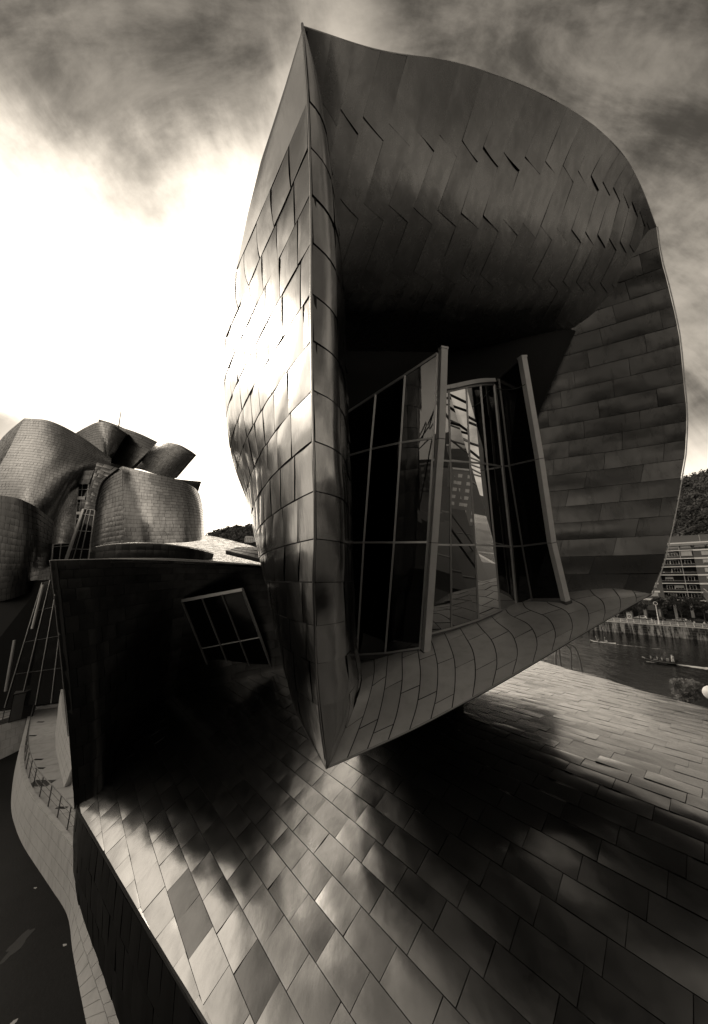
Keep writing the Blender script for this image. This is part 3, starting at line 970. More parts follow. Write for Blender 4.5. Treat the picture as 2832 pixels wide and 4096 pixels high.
screen(left, gm='glassleft'); screen(centre); screen(right, mat='darksteel', gm='blackpane')
# lower kerb of the screen on the ledge
mb = MB()
base = [P(x, y + 12, d) for (c, d) in left for (x, y) in c[3:]] 
for a, b in zip(base, base[1:]): mb.beam(a, b, 0.16, 0.14, (0, 0, 1))
mb.build('kerb', M['darksteel'], gs)
mb = MB()
base = [P(x, y + 14, d) for (c, d) in centre for (x, y) in c[3:]] + [P(x, y + 12, d) for (c, d) in right for (x, y) in c[3:]]
for a, b in zip(base, base[1:]): mb.beam(a, b, 0.2, 0.14, (0, 0, 1))
mb.build('kerb', M['darksteel'], gs)
# the arched cap over the middle panes
cap = cr(np.array([P(x, y - 14, d) for (c, d) in centre for (x, y) in c[:1]]), np.linspace(0, 5, 16))
mb = MB()
for a, b in zip(cap, cap[1:]): mb.beam(a, b, 0.17, 0.2, (0, 0, 1))
mb.build('arched_cap', M['palesteel'], gs)
# two free-standing posts
def post(pts, d, wpx, label):
    o = wthing('steel_post', label, 'post', tuple(P(*pts[-1], d)), 'tall steel posts of the glazed screen')
    q = [P(x, y, d) for x, y in pts]
    mb = MB()
    side = np.array((1.0, 0.25, 0))
    for a, b in zip(q, q[1:]): mb.beam(a, b, wpx / F * d, 0.22, side)
    mb.build('shaft', M['palesteel'], o)
    mb = MB()
    for a in q[1:-1]:
        dn = (q[-1] - q[0]) / np.linalg.norm(q[-1] - q[0])
        mb.beam(a - dn * 0.012, a + dn * 0.012, wpx / F * d + 0.012, 0.235, side)
    mb.build('joint', M['darksteel'], o)
    dn = (q[-1] - q[0]) / np.linalg.norm(q[-1] - q[0])
    MB().beam(q[0] - dn * 0.06, q[0] + dn * 0.01, wpx / F * d + 0.03, 0.25, side).build('cap', M['palesteel'], o)
    MB().beam(q[-1] - dn * 0.02, q[-1] + dn * 0.14, wpx / F * d * 1.25, 0.3, side).build('foot', M['darksteel'], o)
    return o
post([(1773, 1398), (1762, 1757), (1733, 2170), (1703, 2606)], 11.45, 28, 'pale steel post left of the glass, lit along its front')
post([(2089, 1432), (2158, 1836), (2207, 2170), (2263, 2404)], 12.95, 24, 'leaning steel post right of the glass, roped to the screen')
# rope between the right post and the arched cap
rp = []
for t in np.linspace(0, 1, 14):
    a, b = P(2105, 1535, 12.85), P(1985, 1552, 14.0)
    p = a * (1 - t) + b * t; p[2] -= 0.16 * 4 * t * (1 - t); rp.append(p)
tag(MB().tube(rp, 0.018, 5).build('rope', M['darksteel'], None), 'dark rope slung from the leaning post to the glass', 'rope')
M['darkpane'] = plain('dark_window_glass', 0.004, 0.12, spec=0.12)

# ================================================================== dark block left of the tower
def ro(px, py, off=0.0):
    p = on_roof(px, py); p[2] += off; return p
block = wthing('overhanging_block', 'dark titanium block overhanging the left side of the roof, with slanted window', 'building', (-10, 18, 8))
btop = [P(203,2243,13.2),P(330,2240,13.7),P(480,2238,14.6),P(700,2244,16.2),P(900,2254,17.6),P(1110,2268,19.0)]
bbot = [ro(300,3226,-.1),ro(400,3165,-.1),ro(475,3045,-.1),ro(660,2800,-.1),ro(900,2732,-.1),ro(1165,2676,-.1)]
bgd = [[t * (1 - f) + b * f + np.array((0, 1, 0)) * 1.6 * f * (1 - f) * (0.2 + 0.8 * min(i, 3) / 3) for i, (t, b) in enumerate(zip(btop, bbot))] for f in (0, .15, .4, .7, 1)]
BLS = Surf(bgd, (0, 0, CAMZ))
bw_ = sheet('overhang_wall', BLS, 30, 24, M['backing'], block, thick=0.2)
quads = []
br, bc = 15, 11
for r in range(br):
    for c in range(-1, bc):
        ua = (c + 0.5 * (r % 2)) / bc; ub = ua + 1.0 / bc
        ua, ub = max(ua, 0), min(ub, 1)
        if ub - ua < 0.01: continue
        quads.append([(ua, r / br), (ub, r / br), (ub, (r + 1) / br), (ua, (r + 1) / br)])
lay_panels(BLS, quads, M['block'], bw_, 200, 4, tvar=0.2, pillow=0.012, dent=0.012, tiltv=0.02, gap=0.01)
tp = [np.array(p) for p in bgd[0]]
mb = MB()
for a, b in zip(tp, tp[1:]):
    bk1 = np.array((0.4, 3.2, -0.25))
    mb.quadbox([a + (0, 0, .01), b + (0, 0, .01), b + bk1, a + bk1], [a + (0, 0, -.12), b + (0, 0, -.12), b + bk1 - (0, 0, .3), a + bk1 - (0, 0, .3)])
one_tone(mb.build('top_deck', M['innerwall'], block))
MB().tube(list(cr(np.array(tp), np.linspace(0, 5, 20)) + np.array((0, 0, .02))), 0.02, 6).build('top_edge_trim', M['palesteel'], block)
MB().tube([bgd[k][0] + np.array((-.02, -.02, 0)) for k in range(4)], 0.016, 6).build('corner_trim', M['steel'], block)
# left flank of the block
fl = MB()
for k in range(4):
    a, b = bgd[k][0], bgd[k + 1][0]
    ba = np.array((-1.2, 5.0, 0))
    fl.quadbox([a, b, b + ba, a + ba], [a + (.2, .05, 0), b + (.2, .05, 0), b + ba + (.2, .05, 0), a + ba + (.2, .05, 0)])
fl.build('flank_wall', M['backing'], block)
# slanted window standing on the roof
win = wthing('slanted_window', 'slanted window of six dark panes beside the tower prow', 'window', tuple(ro(960, 2700)))
TLc, TRc, BRc, BLc = P(729, 2403, 17.6), P(970, 2358, 17.2), ro(1090, 2683, 0.05), ro(858, 2728, 0.05)
def wq(a, b):
    return (1 - b) * ((1 - a) * TLc + a * TRc) + b * ((1 - a) * BLc + a * BRc)
for i in range(4):
    a = i / 3
    MB().beam(wq(a, 0), wq(a, 1), 0.09 if i in (0, 3) else 0.07, 0.12).build('mullion', M['steel'], win)
for j, wdt in ((0, 0.16), (0.56, 0.06), (1, 0.07)):
    for i in range(3):
        MB().beam(wq(i / 3, j), wq((i + 1) / 3, j), 0.12, wdt).build('top_rail' if j == 0 else ('sill' if j == 1 else 'transom'), M['steel'], win)
for i in range(3):
    for (j0, j1) in ((0, .56), (.56, 1)):
        q = [wq(i / 3, j0), wq((i + 1) / 3, j0), wq((i + 1) / 3, j1), wq(i / 3, j1)]
        MB().quadbox(q, [p + (0.0, 0.012, 0.004) for p in q]).build('pane', M['darkpane'], win)

# ================================================================== the museum behind
mus = wthing('museum_building', 'cluster of curving titanium volumes of the museum rising behind the roof', 'building', (-24, 45, 4))
BUDGET = [300]
def volume(name, grid, H, L, mat, own=0, thick=0.4, tow=(0, 0, CAMZ), nu=20, nv=20, **kw):
    S = Surf([[P(*t) for t in row] for row in grid], tow)
    o = sheet(name, S, nu, nv, M['backing'], mus, thick=thick)
    # measure
    m = np.linspace(0, 1, 12)
    wu = np.mean([np.sum(np.linalg.norm(np.diff(S.at(np.linspace(0, 1, 24), np.full(24, v)), axis=0), axis=1)) for v in m])
    hv = np.mean([np.sum(np.linalg.norm(np.diff(S.at(np.full(24, u), np.linspace(0, 1, 24)), axis=0), axis=1)) for u in m])
    nr, nc = max(1, int(round(hv / H))), max(1, int(round(wu / L)))
    quads = []
    for r in range(nr):
        off = random.choice((0.0, 0.5, 0.33, 0.66))
        for c in range(-1, nc):
            a, b = max((c + off) / nc, 0), min((c + 1 + off) / nc, 1)
            if b - a < 0.15 / nc: continue
            quads.append([(a, r / nr), (b, r / nr), (b, (r + 1) / nr), (a, (r + 1) / nr)])
    k = min(own, BUDGET[0]); BUDGET[0] -= k
    args = dict(gap=0.013, lift=0.03, lap=0.025, pillow=0.008, dent=0.012, tiltv=0.022, tvar=0.07)
    args.update(kw)
    lay_panels(S, quads, M[mat], o, k, 3, **args)
    return S, o
# left volume, creased
volume('left_volume', [
 [(98,1673,50),(200,1684,48.5),(320,1743,48.5),(446,1834,51)],
 [(30,1810,49.5),(150,1820,46),(290,1850,46),(430,1885,50)],
 [(-50,1960,49),(90,1960,44.5),(240,1990,45.5),(330,2000,50)],
 [(-110,2120,49),(60,2110,44),(210,2130,46),(300,2150,51)],
 [(-140,2320,49),(40,2320,44),(200,2330,46.5),(292,2330,52)]], 0.42, 0.72, 'museum', 90)
volume('left_flank', [
 [(-260,1960,62),(-60,1820,56),(30,1730,52),(98,1673,50)],
 [(-330,2100,60),(-140,1960,55),(-40,1880,51),(30,1810,49.5)],
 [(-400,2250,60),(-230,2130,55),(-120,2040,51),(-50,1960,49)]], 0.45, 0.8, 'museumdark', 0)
volume('rear_drum', [
 [(296,1736,57),(345,1708,55),(395,1688,53.5),(450,1698,53.5),(507,1734,55)],
 [(330,1775,57),(370,1765,55),(410,1760,53.5),(440,1775,53.5),(470,1795,55)],
 [(370,1850,57),(395,1850,55),(415,1850,53.5),(428,1852,53.5),(436,1856,55)]], 0.42, 0.72, 'museum', 20)
volume('drum_return', [
 [(507,1734,55),(520,1740,57)],[(441,1819,55),(480,1800,57)],[(434,1850,55),(457,1855,57)]], 0.42, 0.8, 'museumdark', 0)
volume('roof_sail', [
 [(420,1690,59),(482,1708,58),(560,1735,57),(632,1769,56)],
 [(470,1770,57),(490,1778,56.5),(540,1795,55.5),(585,1815,54.5)],
 [(450,1856,56.5),(470,1860,56),(500,1866,55),(527,1872,54)]], 0.6, 1.6, 'museum', 10)
volume('curled_sail', [
 [(632,1769,54),(665,1768,50),(705,1777,47),(740,1797,45.5),(776,1823,45)],
 [(580,1818,55),(620,1825,52),(660,1838,49.5),(695,1853,48),(737,1868,47)],
 [(527,1870,56),(570,1880,54),(610,1893,52),(650,1903,50.5),(697,1914,49)]], 0.42, 0.72, 'museum', 20)
volume('corner_volume_left_face', [
 [(392,1965,47.5),(402,1935,46.5),(440,1896,45),(490,1865,43.6)],
 [(380,2020,46.5),(410,1985,45.4),(450,1960,44.4),(492,1945,43.4)],
 [(370,2100,46),(405,2080,44.8),(450,2068,44),(495,2060,43.2)],
 [(360,2210,46),(400,2195,44.6),(450,2185,43.8),(498,2178,43)]], 0.55, 0.75, 'museum', 40, pillow=0.03)
volume('corner_volume_right_face', [
 [(490,1865,43.6),(560,1882,42.8),(640,1901,42.4),(720,1921,42.8),(775,1950,44.5),(797,1975,47.5)],
 [(493,1960,43.4),(565,1970,42.2),(650,1980,41.8),(735,1990,42.2),(790,2005,44),(808,2020,47)],
 [(495,2060,43.2),(570,2065,41.6),(655,2068,41.2),(745,2070,41.7),(800,2075,43.6),(815,2080,46.5)],
 [(498,2178,43),(575,2176,41),(660,2172,40.8),(750,2168,41.3),(803,2160,43.3),(818,2150,46)]], 0.42, 0.80, 'museum', 50)
volume('fin', [[(690,1914,46),(750,1921,46.5),(804,1926,47)],[(720,1935,46),(760,1945,46.5),(797,1952,47)],[(765,1958,46),(780,1965,46.5),(793,1972,47)]], 0.5, 1.0, 'museumdark', 0)
volume('leaning_beam', [
 [(388,1850,42.5),(430,1860,42.5),(474,1873,42.5)],
 [(372,1910,41.8),(392,1914,41.8),(412,1924,41.8)],
 [(354,1973,41),(372,1978,41),(389,1987,41)],
 [(337,2031,40.2),(358,2034,40.2),(379,2041,40.2)]], 0.5, 0.85, 'museum', 20, pillow=0.06, dent=0.04, tiltv=0.08)
volume('lintel', [[(314,1884,47),(378,1881,47)],[(316,1910,47),(366,1910,47)],[(317,1937,47),(356,1937,47)]], 0.6, 1.0, 'museum', 0)
volume('dark_front_volume', [
 [(-90,1978,37),(-10,1980,34.5),(70,1994,33.5),(140,2026,34.5),(215,2086,38)],
 [(-100,2110,37),(-15,2120,34),(70,2140,33),(145,2150,34),(207,2170,38)],
 [(-110,2260,37),(-20,2270,33.6),(65,2270,32.6),(140,2260,34),(200,2255,38.4)],
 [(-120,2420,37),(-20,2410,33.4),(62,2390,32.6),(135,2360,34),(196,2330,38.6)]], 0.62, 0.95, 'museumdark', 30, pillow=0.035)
volume('ring_wall', [
 [(384,2190,32.5),(450,2180,31),(540,2175,30),(640,2177,29.8),(730,2188,30.2),(800,2200,31.2),(854,2215,33)],
 [(382,2220,32.5),(450,2214,31),(540,2212,30),(640,2213,29.8),(730,2218,30.2),(800,2223,31.2),(852,2226,33)],
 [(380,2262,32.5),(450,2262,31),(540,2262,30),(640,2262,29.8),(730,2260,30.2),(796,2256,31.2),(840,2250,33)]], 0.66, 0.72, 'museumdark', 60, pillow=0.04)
volume('far_low_wall', [
 [(949,2188,33),(990,2189,33),(1075,2189,33)],[(930,2196,32.6),(990,2206,32.2),(1075,2216,32)],[(902,2203,32.2),(980,2222,31.5),(1075,2248,31.2)]], 0.5, 0.6, 'museum', 0)
volume('core_wall', [[(300,1872,60),(400,1846,60),(530,1866,60)],[(285,2050,59),(400,2050,59),(530,2050,59)],[(190,2275,58),(400,2275,58),(530,2275,58)]], 0.6, 1.0, 'museumdark', 0)
PSf, _ = volume('pale_sloping_roof', [
 [(480,2160,56),(660,2150,60),(815,2141,66),(940,2166,64),(1080,2206,60)],
 [(470,2180,46),(660,2176,48),(840,2172,50),(950,2186,49),(1080,2214,47)],
 [(450,2210,37),(660,2212,38),(860,2212,38),(960,2220,38),(1080,2236,37)],
 [(440,2262,29),(650,2262,28.5),(850,2262,28),(960,2268,28),(1080,2280,28)]], 0.55, 1.0, 'paleroof', 0, tow=(-10, 30, 80), lift=0.01, lap=0.012, pillow=0.006, tiltv=0.02, gap=0.02)
# bright metal line along the ring wall
tag_pts = cr(np.array([P(x, y - 3, d - 0.05) for x, y, d in [(384,2190,32.5),(450,2180,31),(540,2175,30),(640,2177,29.8),(730,2188,30.2),(800,2200,31.2),(854,2215,33)]]), np.linspace(0, 6, 30))
MB().tube(list(tag_pts), 0.045, 5).build('ring_wall_coping', M['palesteel'], mus)
# dark roof slab and needle on top
mb = MB()
sl_ = [P(395, 1677, 60), P(440, 1690, 59.5), P(485, 1707, 59)]
for a, b in zip(sl_, sl_[1:]): mb.quadbox([a, b, b + (0, 2, .1), a + (0, 2, .1)], [a - (0, 0, .55), b - (0, 0, .3), b + (0, 2, -.3), a + (0, 2, -.5)])
mb.build('roof_slab', M['darksteel'], mus)
tag(MB().tube([P(474, 1712, 57), P(484, 1645, 57)], [0.09, 0.05], 6).build('roof_mast', M['darksteel'], None), 'thin mast standing on the museum roof', 'mast')
# glazing between the volumes
def glazed(name, quad, cols, rows, d, parent, bar=0.09, pane_mat='void', bar_mat='steel'):
    q = [P(x, y, dd_) for (x, y), dd_ in zip(quad, d)]
    f = lambda a, b: (1 - b) * ((1 - a) * q[0] + a * q[1]) + b * ((1 - a) * q[3] + a * q[2])
    for i in range(len(cols) - 1):
        for j in range(len(rows) - 1):
            c = [f(cols[i], rows[j]), f(cols[i + 1], rows[j]), f(cols[i + 1], rows[j + 1]), f(cols[i], rows[j + 1])]
            MB().quadbox(c, [p + (0, .03, 0) for p in c]).build('pane', M['mglass'], parent)
    for a in cols: MB().beam(f(a, 0), f(a, 1), bar, bar * 1.4).build('mullion', M[bar_mat], parent)
    for b in rows: MB().beam(f(0, b) - (0, .03, 0), f(1, b) - (0, .03, 0), bar, bar).build('transom', M[bar_mat], parent)
    return f
def dark_glass(name, v, rough):
    m, t, b = new_mat(name)
    b.inputs['Base Color'].default_value = (v, v, v, 1); b.inputs['Roughness'].default_value = rough
    b.inputs['IOR'].default_value = 1.5
    return m
M['mglass'] = dark_glass('dark_museum_glass', 0.006, 0.08)
slot = wthing('slot_window', 'tall narrow glazed slot beside the leaning beam of the museum', 'window', tuple(P(305, 2240, 47.5)))
f = glazed('slot', [(317, 1937), (354, 1937), (318, 2245), (288, 2245)], [0, .38, 1], [0, .07, .25, .46, .66, .85, 1], [47.5, 47.5, 46, 46], slot, 0.07)
for b0, b1 in ((.165, .205), (.365, .40)):
    c = [f(.05, b0) - (0, .1, 0), f(.85, b0) - (0, .1, 0), f(.85, b1) - (0, .1, 0), f(.05, b1) - (0, .1, 0)]
    MB().quadbox(c, [p + (0, .02, 0) for p in c]).build('blind', M['palesteel'], slot)
lat = wthing('leaning_glazing', 'leaning strip of dark glazing below the clad beam of the museum', 'window', tuple(P(300, 2245, 40)))
glazed('lat', [(338, 2034), (380, 2041), (350, 2262), (258, 2262)], [0, .3, .62, 1], [0, .1, .4, .72, 1], [40.1, 40.1, 38, 38], lat, 0.08, bar_mat='steel')
MB().beam(P(335, 2036, 40), P(256, 2262, 37.8), 0.26, 0.2).build('edge_beam', M['palesteel'], lat)
low = wthing('low_glazing', 'low glazed bay with pale frame between dark volumes of the museum', 'window', tuple(P(250, 2250, 39)))
glazed('low', [(214, 2178), (285, 2172), (270, 2262), (208, 2262)], [0, .45, 1], [0, .12, 1], [40, 40, 39, 39], low, 0.09)

# ================================================================== quay walk, pool and dark glazing at the left
WZ = CAMZ - 12.5      # walk
PZ = CAMZ - 14.6      # pool bed
def concrete(name, v, joint=(1.6, 0.9), rot=0.0):
    m, t, b = new_mat(name)
    geo = t.new('ShaderNodeNewGeometry')
    pos = geo.outputs['Position']
    n1 = t.noise(pos, 0.8, 6, 0.65); n2 = t.noise(t.mapping(pos, (1, 1, 0.2)), 2.2, 5, 0.6); n3 = t.noise(pos, 60, 3)
    f = t.math('MULTIPLY', t.lerp(n1, 0.82, 1.12), t.lerp(t.step(n2, 0.45, 0.75), 1.0, 0.8))
    f = t.math('MULTIPLY', f, t.lerp(n3, 0.92, 1.06))
    t.l.new(t.grey(t.math('MULTIPLY', f, v)), b.inputs['Base Color'])
    b.inputs['Roughness'].default_value = 0.8
    bn = t.new('ShaderNodeBump'); bn.inputs['Strength'].default_value = 0.25; bn.inputs['Distance'].default_value = 0.02
    t.l.new(t.noise(pos, 14, 5), bn.inputs['Height']); t.l.new(bn.outputs[0], b.inputs['Normal'])
    return m
M['concrete'] = concrete('pale_concrete', 0.50)
M['joint'] = plain('joint_filler', 0.33, 0.9)
M['pool'] = plain('dark_pool_bed', 0.010, 0.6, 0.0, 0.5, 0.5, 0.3, 9, 0.12)
M['ground'] = plain('ground_earth', 0.05, 0.9, 0.0, 0.3, 0.3)
M['rail'] = plain('rail_steel', 0.10, 0.45, 0.7)

rim_px = [(128, 2836), (112, 2905), (98, 2985), (96, 3050), (108, 3105), (140, 3172), (215, 3262), (300, 3370), (420, 3520), (560, 3700), (720, 3930), (860, 4140)]
top_px = [(118, 2842), (100, 2912), (84, 2988), (80, 3050), (90, 3110), (125, 3185), (200, 3280), (290, 3392), (405, 3545), (540, 3730), (690, 3960), (820, 4180)]
base_px = [(80, 2990), (62, 3070), (50, 3150), (46, 3230), (60, 3300), (98, 3390), (200, 3545), (270, 3660), (292, 3805), (318, 3950), (345, 4085), (380, 4260)]
rim = np.array([on_z(x, y, WZ) for x, y in rim_px]); topo = np.array([on_z(x, y, WZ) for x, y in top_px]); baso = np.array([on_z(x, y, PZ) for x, y in base_px])
T = np.linspace(0, len(rim) - 1, 45)
rimc, topc, basc = cr(rim, T), cr(topo, T), cr(baso, T)
# the walk itself: between the curved rim and the building
wk = wthing('quay_wall', 'curved pale concrete wall and walk beside the dark pool', 'wall', tuple(rim[4]))
inner_w = [p + np.array((18.0, 8.0, 0)) for p in topc]
vs = [tuple(p) for p in topc] + [tuple(p) for p in inner_w]
n = len(topc)
fs = [(i, i + 1, n + i + 1, n + i) for i in range(n - 1)]
k = len(vs)
far = [on_z(118, 2842, WZ), on_z(-60, 2900, WZ), on_z(-400, 2960, WZ), on_z(-400, 2700, WZ), on_z(60, 2690, WZ), on_z(330, 2690, WZ)]
o = mesh_obj('walk_slab', vs, [f[::-1] for f in fs], M['concrete'], wk)
mb = MB(); 
o = mesh_obj('landing', [tuple(p - (0, 0, .004)) for p in far] , [tuple(range(len(far)))], M['concrete'], wk)
# outer face as courses of stone slabs
WS = Surf([[tuple(p) for p in topc], [tuple(p) for p in (topc * .5 + basc * .5)], [tuple(p) for p in basc]], (-40, 5, 10))
of = sheet('outer_face', WS, 60, 8, M['joint'], wk, thick=0.4)
quads = []
for r in range(4):
    for c in range(36):
        a, b = (c + .5 * (r % 2)) / 36, (c + 1 + .5 * (r % 2)) / 36
        if b > 1: continue
        quads.append([(a, r / 4), (b, r / 4), (b, (r + 1) / 4), (a, (r + 1) / 4)])
def lay_slabs(S, quads, mat, parent, name='slab', lift=0.02, gap=0.012):
    for q in quads:
        ins, ar = seen_size(S, q)
        if not ins: continue
        v, f = panel_geo(S, q, 3, gap=gap, lift=lift, lap=0.0, pillow=0.0, dent=0.0, tiltv=0.002)
        mesh_obj(name, v, f, mat, parent)
lay_slabs(WS, quads, M['concrete'], of)
# kerb on top of the wall
mb = MB()
for i in range(n - 1):
    mb.quadbox([topc[i] + (0, 0, .004), topc[i + 1] + (0, 0, .004), rimc[i + 1] + (0, 0, .004), rimc[i] + (0, 0, .004)], [topc[i] + (0, 0, .07), topc[i + 1] + (0, 0, .07), rimc[i + 1] + (0, 0, .07), rimc[i] + (0, 0, .07)])
mb.build('coping', M['concrete'], wk)
# paving joints and drain slots of the walk
mb = MB()
for i in range(2, n - 1, 2):
    a = rimc[i]; b = rimc[i] + np.array((7.5, 3.2, 0))
    mb.beam(a + (0, 0, .004), b + (0, 0, .004), 0.02, 0.006, (0, 1, 0))
mb.build('paving_joint', M['joint'], wk)
for x, y in ((200, 2778), (183, 2824), (162, 2888), (130, 2943), (154, 3038), (160, 3073), (247, 3231)):
    p = on_z(x, y, WZ)
    MB().box(p[0] - .3, p[0] + .3, p[1] - .09, p[1] + .09, WZ + .001, WZ + .012).build('drain_slot', M['void'], wk)
p = on_z(172, 3132, WZ)
MB().box(p[0] - .7, p[0] + .55, p[1] - .35, p[1] + .3, WZ + .001, WZ + .014).build('drain_grate', M['darksteel'], wk)
# second wall of the landing at the far left
LW = Surf([[on_z(-220, 2960, WZ), on_z(-40, 2912, WZ), on_z(104, 2868, WZ)], [on_z(-220, 3110, PZ), on_z(-40, 3055, PZ), on_z(84, 2998, PZ)]], (-20, 0, 10))
lw = sheet('landing_wall', LW, 10, 3, M['joint'], wk, thick=0.3)
quads = [[(max((c + .5 * (r % 2)) / 7 - .07, 0), r / 4), (min((c + 1 + .5 * (r % 2)) / 7 - .07, 1), r / 4), (min((c + 1 + .5 * (r % 2)) / 7 - .07, 1), (r + 1) / 4), (max((c + .5 * (r % 2)) / 7 - .07, 0), (r + 1) / 4)] for r in range(4) for c in range(8)]
lay_slabs(LW, [q for q in quads if q[1][0] - q[0][0] > .02], M['concrete'], lw)
# low tiled wall at the inner side of the walk
IWs = Surf([[on_z(224, 2860, WZ) + (0, 0, 2.6), on_z(232, 3000, WZ) + (0, 0, 2.2), on_z(262, 3130, WZ) + (.5, 0, 1.6)], [on_z(222, 2935, WZ), on_z(226, 3010, WZ), on_z(258, 3150, WZ)]], (-30, 10, 10))
iwl = sheet('inner_tiled_wall', IWs, 10, 3, M['joint'], wk, thick=0.3)
quads = [[(c / 9, r / 5), ((c + 1) / 9, r / 5), ((c + 1) / 9, (r + 1) / 5), (c / 9, (r + 1) / 5)] for r in range(5) for c in range(9)]
lay_slabs(IWs, quads, M['concrete'], iwl)

# railing along the rim
rl = wthing('walk_railing', 'thin steel railing along the curved concrete walk', 'railing', tuple(rim[6]))
S_ = np.concatenate(([0], np.cumsum(np.linalg.norm(np.diff(rimc, axis=0), axis=1))))
def at_s(s):
    return np.array([np.interp(s, S_, rimc[:, i]) for i in range(3)])
end = S_[np.argmin(np.abs(T - 7.3))]
st = np.arange(0.3, end, 1.55)
for s in st:
    p = at_s(s) + (0.05, 0.03, 0)
    MB().beam(p, p + (0.03, 0, 1.05), 0.035, 0.05).build('post', M['rail'], rl)
fine = [at_s(s) + np.array((0.08, 0.03, 0)) for s in np.linspace(0.3, end, 60)]
for h, r in ((1.05, .028), (.72, .014), (.40, .014)):
    MB().tube([p + (0, 0, h) for p in fine], r, 6).build('handrail' if h > 1 else 'wire', M['rail'], rl)
rl2 = wthing('landing_railing', 'short straight steel railing in front of the black box', 'railing', tuple(on_z(60, 2880, WZ)))
a, b = on_z(-120, 2925, WZ), on_z(122, 2855, WZ)
for t in np.linspace(0, 1, 7):
    p = a * (1 - t) + b * t
    MB().beam(p, p + (0, 0, 1.05), 0.05, 0.05).build('post', M['rail'], rl2)
for h, r in ((1.05, .03), (.72, .015), (.4, .015)):
    MB().tube([a + (0, 0, h), b + (0, 0, h)], r, 6).build('handrail' if h > 1 else 'wire', M['rail'], rl2)
# black service box on the walk
c = [on_z(32, 2892, WZ), on_z(131, 2865, WZ), on_z(141, 2838, WZ), on_z(50, 2862, WZ)]
bx = wthing('black_box', 'black service box standing on the concrete walk', 'box', tuple(on_z(85, 2870, WZ)))
hgt = 2.3
MB().quadbox(c, [p + (0, 0, hgt) for p in c]).build('casing', M['void'], bx)
d0, d1 = c[0] + (c[1] - c[0]) * .04, c[0] + (c[1] - c[0]) * .5
nn = np.cross(c[1] - c[0], (0, 0, 1)); nn /= np.linalg.norm(nn)
if np.dot(nn, -c[0]) < 0: nn = -nn
MB().quadbox([d0 + nn * .004 + (0, 0, .08), d1 + nn * .004 + (0, 0, .08), d1 + nn * .004 + (0, 0, hgt - .08), d0 + nn * .004 + (0, 0, hgt - .08)], [d0 + nn * .04 + (0, 0, .08), d1 + nn * .04 + (0, 0, .08), d1 + nn * .04 + (0, 0, hgt - .08), d0 + nn * .04 + (0, 0, hgt - .08)]).build('door', M['darksteel'], bx)
MB().quadbox([p + (0, 0, hgt + .002) for p in c], [p + (0, 0, hgt + .06) for p in c]).build('lid', M['darksteel'], bx)

# pool bed
pool = mesh_obj('pool_bed', [(-140, -30, PZ), (6, -30, PZ), (6, 40, PZ), (-140, 40, PZ)], [(0, 1, 2, 3)], M['pool'])
pool['kind'] = 'structure'
# dried stain, stone and leaves on the pool bed
M['stain'] = plain('dried_mud', 0.014, 0.7, 0, .4, 3)
def blob(px, py, r, z, mat, name, label, cat, el=1.0, h=0.004):
    c = on_z(px, py, z); k = 22
    pts = []
    for i in range(k):
        th = 2 * math.pi * i / k
        rr = r * (0.65 + 0.6 * mnoise.noise(Vector((math.cos(th) * 1.3 + px, math.sin(th) * 1.3, 2))))
        pts.append((c[0] + rr * math.cos(th), c[1] + rr * el * math.sin(th), z + h))
    low_ = [(x, y, z + .001) for x, y, _ in pts]
    m = MB(); m.v = pts + low_; m.f = [tuple(range(k))] + [(i, k + i, k + (i + 1) % k, (i + 1) % k) for i in range(k)]
    return tag(m.build(name, mat, None), label, cat)
blob(75, 3770, .38, PZ, M['stain'], 'mud_stain', 'long dried mud stain on the dark pool bed', 'stain', 2.4)
blob(142, 3552, .10, PZ, M['concrete'], 'leaf', 'fallen leaf lying by the curve of the wall', 'leaf', .6)
blob(258, 3780, .11, PZ, M['concrete'], 'leaf', 'pale fallen leaf below the straight concrete wall', 'leaf', .6)
blob(56, 4088, .14, PZ, M['concrete'], 'leaf', 'pale leaf at the bottom edge of the pool', 'leaf', .8)

# dark leaning glass structure behind the walk
gl = wthing('leaning_glass_wall', 'dark leaning glass wall with thin bars behind the concrete walk', 'glass wall', tuple(on_z(80, 2780, WZ)))
q = [P(170, 2330, 33), P(330, 2280, 33), P(330, 2800, 30), P(20, 2830, 30)]
fq = lambda a, b: (1 - b) * ((1 - a) * q[0] + a * q[1]) + b * ((1 - a) * q[3] + a * q[2])
for i in range(5):
    for j in range(4):
        cc = [fq(i / 5, j / 4), fq((i + 1) / 5, j / 4), fq((i + 1) / 5, (j + 1) / 4), fq(i / 5, (j + 1) / 4)]
        MB().quadbox(cc, [p + (0, .03, 0) for p in cc]).build('pane', M['mglass'], gl)
for i in range(6): MB().beam(fq(i / 5, 0) - (0, .04, 0), fq(i / 5, 1) - (0, .04, 0), .05, .08).build('mullion', M['steel'], gl)
for j in range(1, 4): MB().beam(fq(0, j / 4) - (0, .05, 0), fq(1, j / 4) - (0, .05, 0), .04, .05).build('transom', M['darksteel'], gl)
MB().tube([P(172, 2338, 32.6), P(128, 2515, 31.6)], .1, 8).build('edge_tube', M['palesteel'], gl)
tag(MB().tube([P(58, 2560, 30.5), P(22, 2765, 29.4)], .11, 8).build('round_column', M['steel'], None), 'slim round column leaning in the dark left of the walk', 'column')
dv = mesh_obj('dark_recess', [tuple(P(-260, 2330, 34)), tuple(P(180, 2320, 34)), tuple(P(340, 2300, 34)), tuple(on_z(340, 2800, WZ)), tuple(on_z(150, 2800, WZ)), tuple(on_z(-260, 2880, WZ))], [(0, 1, 2, 3, 4, 5)], M['void'], mus)

